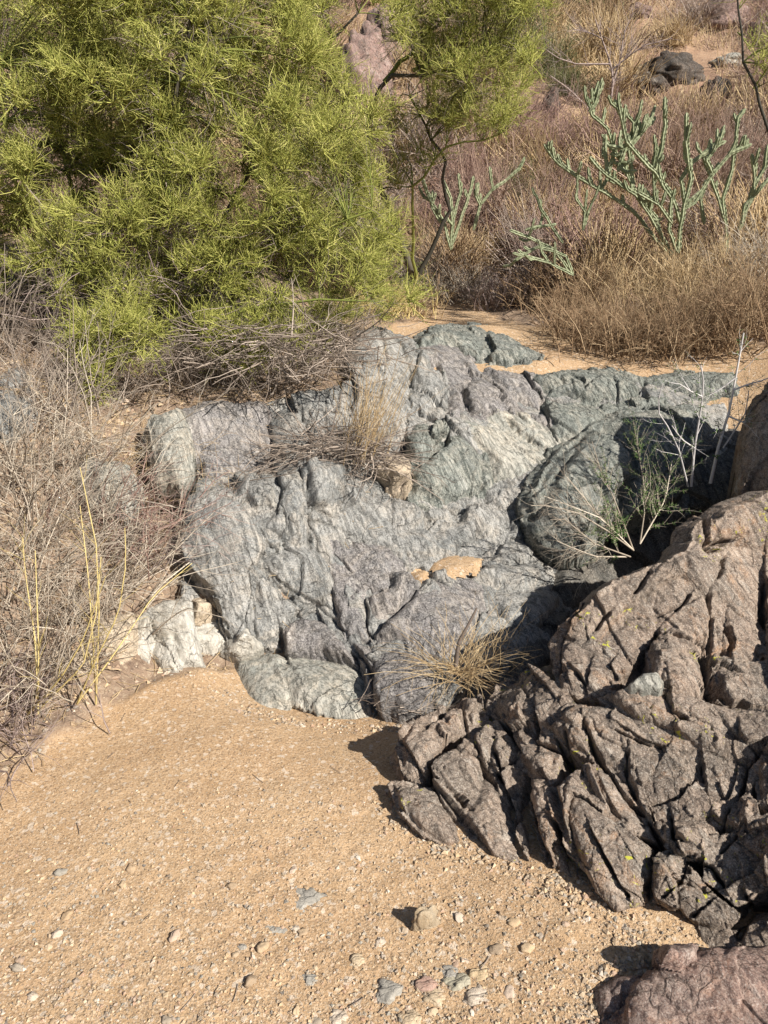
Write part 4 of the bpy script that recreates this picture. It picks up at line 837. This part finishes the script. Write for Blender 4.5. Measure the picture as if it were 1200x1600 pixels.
cholla('low sprawling cholla with shaded arms above the purple bush', pw(880, 430, 5.9), [
 Z2([(590,860),(520,820),(440,800),(400,790)], -.5), Z2([(590,860),(530,780),(450,740),(390,720)], -.4), Z2([(590,860),(570,800),(480,770),(400,820)], -.45), Z2([(560,760),(520,700),(490,650),(470,600)], -.3),
 Z2([(620,720),(630,660),(600,620),(600,600)], -.2), Z2([(620,720),(640,660),(655,620)], -.2), Z2([(440,720),(480,710),(540,700)], -.3)], spray=18, r=.012)

# ------------------------------------------------------------------ brush on both sides of the upper wash
for (u, v, h, sp, mt, lab, K) in [
 (900,545,.36,.55,M_brush,'brown dry brush at the left end of the clump on the upper sand', 110), (950,562,.36,.5,M_brush,'rusty brown brush drooping over the upper sand in the middle of the clump', 130),
 (1010,572,.40,.5,M_brush,'thick brown brush just left of the darkest gap in the clump', 130), (1075,566,.44,.5,M_brush,'brown brush directly behind the lip ledge', 130), (1140,560,.50,.5,M_brush,'tall brown brush behind the white dead shrub', 130),
 (935,500,.46,.4,M_brush,'brush with thin upright stems below the large cholla', 110), (1010,505,.50,.45,M_straw,'straw coloured brush under the large cholla base', 110), (1090,500,.55,.4,M_straw,'tall tan grass right of the large cholla base', 140),
 (1180,520,.60,.5,M_brush,'dense brown brush at the right edge beside the cliff rock', 140), (880,470,.36,.5,M_purple,'purplish brush below the low sprawling cholla', 110), (1200,440,.5,.5,M_lilac,'pale grey bush at the right edge under the upright cholla', 150),
 (720,468,.34,.8,M_lilac,'round pale lilac bush on the left bank of the upper sand', 190), (790,478,.34,.7,M_purple,'dark purple brown bush right of the round pale bush', 170), (845,480,.30,.6,M_brush,'small brown bush where the wash disappears', 110),
 (660,455,.5,.6,M_deadw,'dark dead bush between the green tree and the round pale bush', 140), (640,490,.25,.8,M_straw,'low dry grass at the left end of the upper sand', 120), (590,492,.30,.7,M_yellow,'yellowish grass below the right edge of the green tree', 130)]:
    shrub('dry_bush', lab, 'bush', hit(u, v - (16 if u > 860 and v > 530 else 0)), mt, K=int(K * .75), L=h * 1.05, spread=sp * .8, r=.0044, sub=4, sub2=2, sag=.16, foot=.14, wob=.14, leaves=(M_brush if v > 490 and u > 860 else mt, 900))

# ------------------------------------------------------------------ hillside
M_hgrey = twigmat('hillside_grey_twig', (.24,.18,.15), (.43,.34,.285), (.62,.51,.42)); M_hbrown = twigmat('hillside_brown_twig', (.20,.125,.095), (.37,.25,.19), (.52,.38,.29))
def copy_tree(o, parent=None):
    c = o.copy(); sc.collection.objects.link(c)
    if parent is not None: c.parent = parent
    for ch in list(o.children): copy_tree(ch, c)
    return c
kinds = []
for nm, lab, cat, grp, mt, kw in [
 ('hillside_shrub', 'leafless purple brown shrub on the hillside', 'shrub', 'purple brown shrubs on the hillside', M_hbrown, dict(K=60, L=.8, spread=.5, r=.008, sub=5, sub2=4, sag=.05, foot=.08)),
 ('hillside_shrub', 'leafless grey shrub on the hillside', 'shrub', 'grey shrubs on the hillside', M_hgrey, dict(K=60, L=.7, spread=.6, r=.007, sub=5, sub2=4, sag=.05, foot=.10)),
 ('hillside_shrub', 'reddish twiggy shrub on the hillside', 'shrub', 'reddish shrubs on the hillside', M_red2, dict(K=80, L=.65, spread=.5, r=.007, sub=5, sub2=3, sag=.05, foot=.12)),
 ('bunchgrass', 'tan bunch of dry grass on the hillside', 'bunchgrass', 'tan grass bunches on the hillside', M_straw, dict(K=420, L=.5, spread=.4, r=.006, sub=0, sag=.3, n=4, foot=.12)),
 ('bunchgrass', 'brown bunch of dry grass on the hillside', 'bunchgrass', 'brown grass bunches on the hillside', M_brush, dict(K=420, L=.55, spread=.45, r=.006, sub=0, sag=.3, n=4, foot=.14)),
 ('hillside_bush', 'small olive green bush on the hillside', 'bush', 'olive bushes on the hillside', M_olive, dict(K=90, L=.6, spread=.6, r=.007, sub=5, sub2=3, sag=.05, foot=.10))]:
    kinds.append((nm, lab, cat, grp, mt, kw))
HILLROCKS = [(560,120,46,60,M_hillrock,'tall red brown rock face behind the gap between the two green trees'), (600,70,34,60,M_hillrock,'upper red brown rock right of the tall red face'), (585,250,26,20,M_hillrock,'dark red rock low in the gap between the green trees'),
      (1045,110,46,26,M_darkrock,'blackish rock outcrop on the upper right hillside'), (1010,130,30,22,M_darkrock,'smaller black rock left of the blackish outcrop'), (1118,145,20,20,M_darkrock,'black rock lump right of the blackish outcrop'),
      (1130,25,34,24,M_hillrock,'red brown boulder near the top right corner'), (1190,50,18,16,M_hillrock,'pinkish rock by the top right edge'), (918,100,7,7,M_quartz,'small white rock on the hillside'), (1140,95,22,10,M_pale,'flat grey rock right of the blackish outcrop'),
      (860,165,12,24,M_darkrock,'dark pointed stub on the hillside above the low cholla'), (700,40,20,16,M_hillrock,'reddish rock showing through the second green tree'), (1160,175,18,10,M_hillrock,'low pink rock above the upright cholla'),
      (790,165,9,6,M_pale,'small pale rock below the bare shrub'), (1000,20,18,12,M_hillrock,'rust coloured stone near the top edge'), (880,12,14,10,M_hillrock,'brown stone at the top edge of the slope'), (240,20,40,40,M_hillrock,'red rock hidden behind the crown of the large tree'), (100,190,26,22,M_hillrock,'red rock glimpsed through the left of the large tree')]
LAND = [((h[0], h[1]), h[5].split(',')[0]) for h in []] + [((1045,110),'the blackish rock outcrop'),((560,110),'the tall red rock face'),((955,120),'the tall bare forked shrub'),((1130,25),'the top right red boulder'),
 ((1050,280),'the large cholla'),((1150,300),'the upright cholla'),((705,320),'the half hidden cholla'),((720,100),'the second palo verde'),((250,200),'the large palo verde crown'),((860,165),'the dark pointed stub'),((725,440),'the round pale bush')]
def whereabouts(pu, pv, s_):
    d = [((pu - a[0]) ** 2 + (pv - a[1]) ** 2, i) for i, (a, _) in enumerate(LAND)]; i = min(d)[1]; (a, b), nm = LAND[i]; dx, dy = pu - a, pv - b
    side = ('to the right of' if dx > 0 else 'to the left of') if abs(dx) > abs(dy) else ('below' if dy > 0 else 'above')
    return side, nm
spots = []
def proj(P):
    d = np.asarray(P, float) - CAM; f = d[..., 1] * cp - d[..., 2] * sp_; return 600 + F * d[..., 0] / f, 800 - F * (d[..., 1] * sp_ + d[..., 2] * cp) / f
tries = 0
while len(spots) < 520 and tries < 20000:
    tries += 1; y = 6.8 + 12.5 * rng.random() ** 1.1; x = (rng.random() * 2 - 1) * (.62 * y + .6)
    if y < 8.0 and -.2 < x < 1.5 and y < 7.6: continue
    pu, pv = proj((x, y, float(T([x], [y])[0])))
    if y > 9.5 and perlin(np.array([[x * .6, y * .6, 3.]]), 19)[0] > .30: continue
    if any(abs(pu - h[0]) < h[2] + 6 and h[1] - h[3] < pv < h[1] + h[3] + 75 for h in HILLROCKS[:16]): continue
    if all((x - a) ** 2 + (y - b) ** 2 > (.026 * y) ** 2 for a, b in spots): spots.append((x, y))
protos = {}
for k, (x, y) in enumerate(spots):
    kd = [0, 1, 2, 3, 0, 1, 3, 4, 2, 3, 3, 4, 3, 5][rng.integers(14)]; nm, lab, cat, grp, mt, kw = kinds[kd]; z = float(T([x], [y])[0])
    if kd not in protos:
        protos[kd] = shrub(nm, lab, cat, np.array([0, 0, .02]), mt, group=grp, **kw); o = protos[kd]
    else: o = copy_tree(protos[kd])
    s = (.75 + .6 * rng.random()); sd, lm = whereabouts(*proj((x, y, z + .3)), s); o['label'] = ('low ' if s < .95 else 'tall ' if s > 1.17 else '') + lab.replace(' on the hillside', '').replace('small ', '') + ' ' + sd + ' ' + lm
    o.location = (x, y, z - .02); o.scale = (s, s, s * (.8 + .4 * rng.random())); o.rotation_euler = (0, 0, rng.random() * 6.28)
def blades(n, xs, ys, L, r, mat, name, label, kind, spread=.4):
    P0 = np.stack([xs, ys, T(xs, ys) - .01], 1); d = np.concatenate([rng.normal(0, spread, (n, 2)), np.ones((n, 1))], 1)
    P = wander(P0, d, L * (.4 + rng.random(n)), 4, .12, .35); Rr = (r * (.6 + .8 * rng.random(n)))[:, None] * np.linspace(1, .25, 4)[None]
    o = tubeobj(name, [(P, Rr)], mat); tag(o, label, 'grass', kind=kind)
n = 90000; ys = 6.6 + 12 * rng.random(n) ** 1.3; xs = (rng.random(n) * 2 - 1) * (.62 * ys + .6)
dens = perlin(np.stack([xs, ys, 0 * xs], 1) * 1.1, 77) > -.12; ok = dens & ~((ys < 7.6) & (xs > -.2) & (xs < 1.6)); xs, ys = xs[ok], ys[ok]
h_ = len(xs) // 2
blades(h_, xs[:h_], ys[:h_], .26, .0045, M_straw, 'grass', 'sparse tan grass covering the hillside', 'stuff')
blades(len(xs) - h_, xs[h_:], ys[h_:], .24, .0045, M_hbrown, 'ground_cover', 'reddish brown low brush covering the hillside', 'stuff')

# hillside rocks: closed displaced boulders
def boulder_mesh(name, sz, mat, seed, sub=5, kind='b', k=1.):
    import bmesh
    bm = bmesh.new(); bmesh.ops.create_icosphere(bm, subdivisions=sub, radius=1.0); V = np.array([v.co[:] for v in bm.verts]); Fa = np.array([[v.index for v in f.verts] for f in bm.faces]); bm.free()
    D = 1 + k * (.25 * fbm(V * 1.1 + seed * 3.7, 2, seed) + .22 * cracks(V + seed, RB, 1.3, seed, tilt=.9, lift=.35, crack=.25, cw=.1) + .07 * cracks(V + seed, RB, 3.4, seed + 2, tilt=.9, crack=.3))
    return V * D[:, None] * np.array(sz), Fa
for (u, v, wpx, hpx, mt, lab) in HILLROCKS:
    p = hit(u, v + hpx * .8); f = p[1] / F * 1.03; V, Fa = boulder_mesh('r', (wpx * f, wpx * f * .8, hpx * f), mt, int(u) % 97)
    o = npmesh('hillside_rock', V + p + np.array([0, wpx * f * .3, hpx * f * .45]), Fa, mt); tag(o, lab, 'rock')
V, Fa = boulder_mesh('r', (.38, .46, .8), None, 23, 6)
tag(npmesh('cliff_rock', V + np.array([2.34, 3.25, .72]), Fa, M_brown), 'tall brown rock standing just outside the right edge, shading the gully', 'boulder')
# bare dark shrub with long limbs on the hillside
bs = empty('bare_shrub', hit(950, 190)); tag(bs, 'tall bare purple grey shrub with forked limbs below the blackish rocks', 'shrub'); yb = float(bs.location.y) - .1
bp = np.array([curve(pxc([(a, b, yb) for a, b in p]), 9) for p in [[(950,190),(958,130),(955,100),(940,60),(930,30)], [(955,110),(985,85),(1010,70),(1050,60)], [(955,100),(900,100),(870,90),(850,75)], [(925,175),(890,140),(860,118)], [(958,130),(970,90),(975,50),(990,20)], [(940,60),(920,50),(895,45)]]])
br = np.array([np.linspace(a, a * .4, 9) for a in (.018, .012, .012, .012, .011, .009)]); tubeobj('limbs', [(bp, br)], M_purple, bs, sides=5); A = grow(bp, br, 120, (.1, .5), (20, 60), 5, .15, .1, rf=.45); tubeobj('twigs', [A, grow(A[0], A[1], 500, (.05, .2), (20, 60), 3, .1, rf=.7)], M_purple, bs)

# ------------------------------------------------------------------ pebbles and gravel
def pebble_mat(name, ramp_, tintsrc):
    m = NT(name); f = m.attr('tint') if tintsrc else None
    if not tintsrc: f = m.n('ShaderNodeObjectInfo').outputs['Random']
    col = m.ramp(f, ramp_)
    col = m.mix(m.ramp(m.noise(70, 5, .7), [(.45, 0.), (.7, .5)]), col, m.mix(1., col, (.5, .45, .4), 'MULTIPLY')); col = m.mix(m.ramp(m.noise(420, 2), [(.58, 0.), (.66, .5)]), col, (.7, .64, .54))
    return m.done(col, .85, m.bump(m.noise(160, 4, .7), .4, .003))
PR = [(0., (.16,.14,.12)), (.15, (.42,.29,.17)), (.3, (.32,.27,.21)), (.45, (.47,.33,.19)), (.65, (.52,.40,.27)), (.78, (.28,.26,.22)), (.9, (.40,.25,.16)), (1., (.62,.54,.44))]
M_peb = pebble_mat('pebble_mix', PR, False); M_grav = pebble_mat('gravel_mix', PR, True)
def flat(name, c, c2): return rock_material(name, c, c2, c, tuple(x * .5 for x in c2), specks=.3, streakamt=.3, bumpk=.5)
PM = {'grey': flat('grey_pebble', (.34,.31,.26), (.27,.25,.22)), 'tan': flat('tan_pebble', (.50,.37,.22), (.44,.33,.2)), 'white': flat('white_pebble', (.54,.45,.36), (.46,.37,.27)), 'red': flat('red_pebble', (.38,.23,.18), (.42,.30,.22)),
      'green': flat('pale_green_pebble', (.38,.34,.25), (.33,.30,.22)), 'cream': flat('cream_pebble', (.50,.39,.26), (.44,.33,.21)), 'brown': flat('brown_stone', (.30,.25,.18), (.42,.31,.19))}
def gz(u, v):
    d = ray(u, v); return CAM + d * (-CAM[2] / d[2])
for i_, (u, v, wpx, hpx, c, lab) in enumerate([
 (664,1446,40,42,'brown','half buried dark sided stone standing alone in the sand'), (470,1408,56,15,'grey','long flat grey stone, farthest of the foreground stones'), (430,1453,32,10,'grey','thin flat grey chip left of a pinkish one'), (463,1452,18,10,'white','pinkish white chip beside the thin grey chip'),
 (282,1466,34,10,'white','pinkish elongated chip on the left half of the sand'), (378,1482,20,18,'grey','squarish light grey pebble above the white ones'), (355,1498,18,14,'white','white pebble beside the squarish grey pebble'), (262,1508,20,15,'white','rounded pale pebble on the left half of the gravel'),
 (353,1517,22,14,'grey','rounded grey pebble under the white pebble'), (50,1556,15,12,'white','white pebble by the left edge'), (315,1552,17,20,'grey','upright bluish white pebble near the bottom'), (360,1567,14,13,'white','bright white pebble near the bottom edge'),
 (410,1584,24,12,'tan','tan pebble near the bottom edge'), (527,1590,26,16,'white','large white pebble at the bottom edge'), (607,1550,42,22,'grey','grey tan stone left of the red one'), (667,1540,36,24,'red','red pink stone near the bottom edge'), (717,1536,44,24,'green','pale greenish stone right of the red one'),
 (750,1523,32,28,'tan','orange tan stone next to the pale greenish one'), (704,1521,28,14,'grey','flat grey stone above the pale greenish one'), (747,1562,38,26,'white','pink and white stone below the orange tan one'), (679,1559,32,20,'cream','cream stone below the red one'), (850,1520,20,12,'white','small white pebble apart on the right'),
 (640,1593,32,16,'cream','cream stone cut by the bottom edge'), (484,1532,24,12,'grey','low grey pebble in the middle of the gravel'), (905,1560,18,12,'white','pale chip left of the bottom right boulder'), (860,1415,18,10,'grey','grey pebble below the foot of the brown boulder'), (558,1500,22,12,'cream','cream chip between two grey pebbles'),
 (448,1508,18,10,'tan','tan pebble above the low grey pebble'), (720,1465,16,9,'grey','flat grey chip right of the standing stone'), (595,1470,14,8,'white','small white chip left of the standing stone'), (800,1545,20,10,'white','white chip right of the pink and white stone')]):
    p = gz(u, v); f = np.linalg.norm(p - CAM) / F; V, Fa = boulder_mesh('p', (wpx * f * .5, wpx * f * .42 if hpx < wpx * .8 else wpx * f * .35, min(wpx, hpx) * f * (.4 if i_ else .62)) if i_ else (wpx * f * .5, wpx * f * .2, hpx * f * .7), None, 11 + i_, 4, k=1.15)
    a = rng.random() * .8 - .4; Rz = np.array([[math.cos(a), -math.sin(a), 0], [math.sin(a), math.cos(a), 0], [0, 0, 1]])
    o = npmesh('stone' if wpx > 26 else 'pebble', V @ Rz.T + p + np.array([0, 0, min(wpx, hpx) * f * (-.14 if i_ else .2)]), Fa, PM[c]); tag(o, lab, 'stone' if wpx > 26 else 'pebble')
pm = []
for k in range(10):
    V, Fa = boulder_mesh('p', (1, .75, .5), None, 60 + k, 3, k=1.2); o = npmesh('pebble', V, Fa, M_peb, origin=(0, 0, 0)); pm.append(o); tag(o, 'small mixed pebble scattered on the foreground sand', 'pebble', 'small pebbles scattered on the foreground sand')
cnt = 0
while cnt < 245:
    v = 1640 - 300 * rng.random() ** 1.9; u = -40 + 1120 * rng.random()
    if u < 250 and rng.random() < .5: continue
    if u > 560 + (v - 1330) * 1.15 + (300 if v > 1380 else 0) or u > 930: continue
    p = gz(u, v); f = np.linalg.norm(p - CAM) / F; s = f * (2.2 + 8 * rng.random() ** 4)
    o = pm[cnt] if cnt < 10 else pm[cnt % 10].copy()
    if cnt >= 10: sc.collection.objects.link(o)
    o.location = (p[0], p[1], float(T([p[0]], [p[1]])[0]) + s * .02); o.scale = (s, s, s * (.6 + .5 * rng.random())); o.rotation_euler = (rng.normal(0, .2), rng.normal(0, .2), rng.random() * 6.28); cnt += 1
def gravel(n, smin, smax, pw_, region, label):
    P = region(n); n = len(P); O = np.array([(1, 0, 0), (-1, 0, 0), (0, 1, 0), (0, -1, 0), (0, 0, 1), (0, 0, -1)], float)
    O = O[None] * (.55 + .6 * rng.random((n, 6, 1))) + rng.normal(0, .18, (n, 6, 3)); s = smin + (smax - smin) * rng.random(n) ** pw_
    A = rng.random(n) * 6.28; ca, sa = np.cos(A)[:, None], np.sin(A)[:, None]; x = O[..., 0] * ca - O[..., 1] * sa; y = O[..., 0] * sa + O[..., 1] * ca
    V = np.stack([x, y, O[..., 2] * .65], -1) * s[:, None, None]; P[:, 2] = T(P[:, 0], P[:, 1]) + s * .25; V = V + P[:, None]
    f8 = np.array([(0, 2, 4), (2, 1, 4), (1, 3, 4), (3, 0, 4), (2, 0, 5), (1, 2, 5), (3, 1, 5), (0, 3, 5)]); Fa = (np.arange(n)[:, None, None] * 6 + f8[None]).reshape(-1, 3)
    o = npmesh('gravel', V.reshape(-1, 3), Fa, M_grav, False, {'tint': np.repeat(rng.random(n), 6)}); tag(o, label, 'gravel', kind='stuff')
def reg_near(n):
    v = 1650 - 420 * rng.random(n) ** 1.7; u = -60 + 1200 * rng.random(n); d = ray(u, v); P = CAM + d * (-CAM[2] / d[:, 2])[:, None]; return P[wash(P[:, 0], P[:, 1]) > .5]
def reg_all(n):
    x = -1.9 + 3.6 * rng.random(n); y = .9 + 2.1 * rng.random(n); P = np.stack([x, y, 0 * x], 1); return P[wash(x, y) > .5]
def reg_up(n):
    x = -.3 + 2.8 * rng.random(n); y = 4.7 + 2.8 * rng.random(n); P = np.stack([x, y, 0 * x], 1); return P[wash(x, y) > .5]
gravel(26000, .0012, .0075, 5, reg_near, 'coarse mixed gravel thickest at the near end of the sand')
gravel(17000, .0010, .0026, 2, reg_all, 'fine grit over the whole lower sand')
gravel(4000, .002, .006, 3, reg_up, 'grit on the upper sand')
def reg_bank(n):
    x = -2.3 + 2.0 * rng.random(n); y = 1.9 + 2.2 * rng.random(n); P = np.stack([x, y, 0 * x], 1); return P[(wash(x, y) < .5)]
gravel(6000, .003, .022, 3, reg_bank, 'crumbled rubble on the left bank')

n = 9000; x = -2.6 + 3.0 * rng.random(n); y = 1.4 + 4.6 * rng.random(n); ok = wash(x, y) < .5; x, y = x[ok], y[ok]; n = len(x)
P0 = np.stack([x, y, T(x, y) + .004 + .012 * rng.random(n)], 1); d = rng.normal(size=(n, 3)) * np.array([1, 1, .22])
P = wander(P0, d, .03 + .09 * rng.random(n), 4, .12); tag(tubeobj('plant_litter', [(P, .0011 * (.6 + rng.random(n))[:, None] * np.ones((1, 4)))], M_straw), 'straw and twig litter strewn over the left bank', 'litter', kind='stuff')

n = 170; x = -1.5 + 2.3 * rng.random(n); y = 1.15 + 1.5 * rng.random(n); ok = wash(x, y) > .9; x, y = x[ok], y[ok]; n = len(x)
P0 = np.stack([x, y, T(x, y) + .003], 1); d = rng.normal(size=(n, 3)) * np.array([1, 1, .04])
P = wander(P0, d, .008 + .05 * rng.random(n) ** 3, 4, .08); P[:, :, 2] = T(P[:, :, 0], P[:, :, 1]).reshape(P.shape[:2]) + .003; tag(tubeobj('plant_litter', [(P, .0009 * (.6 + rng.random(n))[:, None] * np.ones((1, 4)))], M_deadw), 'tiny bits of dead twig strewn on the lower sand', 'litter', kind='stuff')

def reg_foot(n):
    pl = np.array([gz(a, b) for a, b in [(616,1262),(660,1305),(720,1338),(830,1378),(930,1422),(985,1470),(1010,1510),(940,1560),(930,1600)]] + [gz(a, b) for a, b in [(300,1052),(380,1095),(450,1108),(580,1112),(690,1118),(640,1160)]])
    k = rng.integers(0, len(pl) - 1, n); k[k == 8] = 3; t = rng.random(n)[:, None]; P = pl[k] * (1 - t) + pl[k + 1] * t + rng.normal(0, .03, (n, 3)); return P
gravel(2600, .0015, .011, 3, reg_foot, 'rock chips gathered along the foot of the rocks')
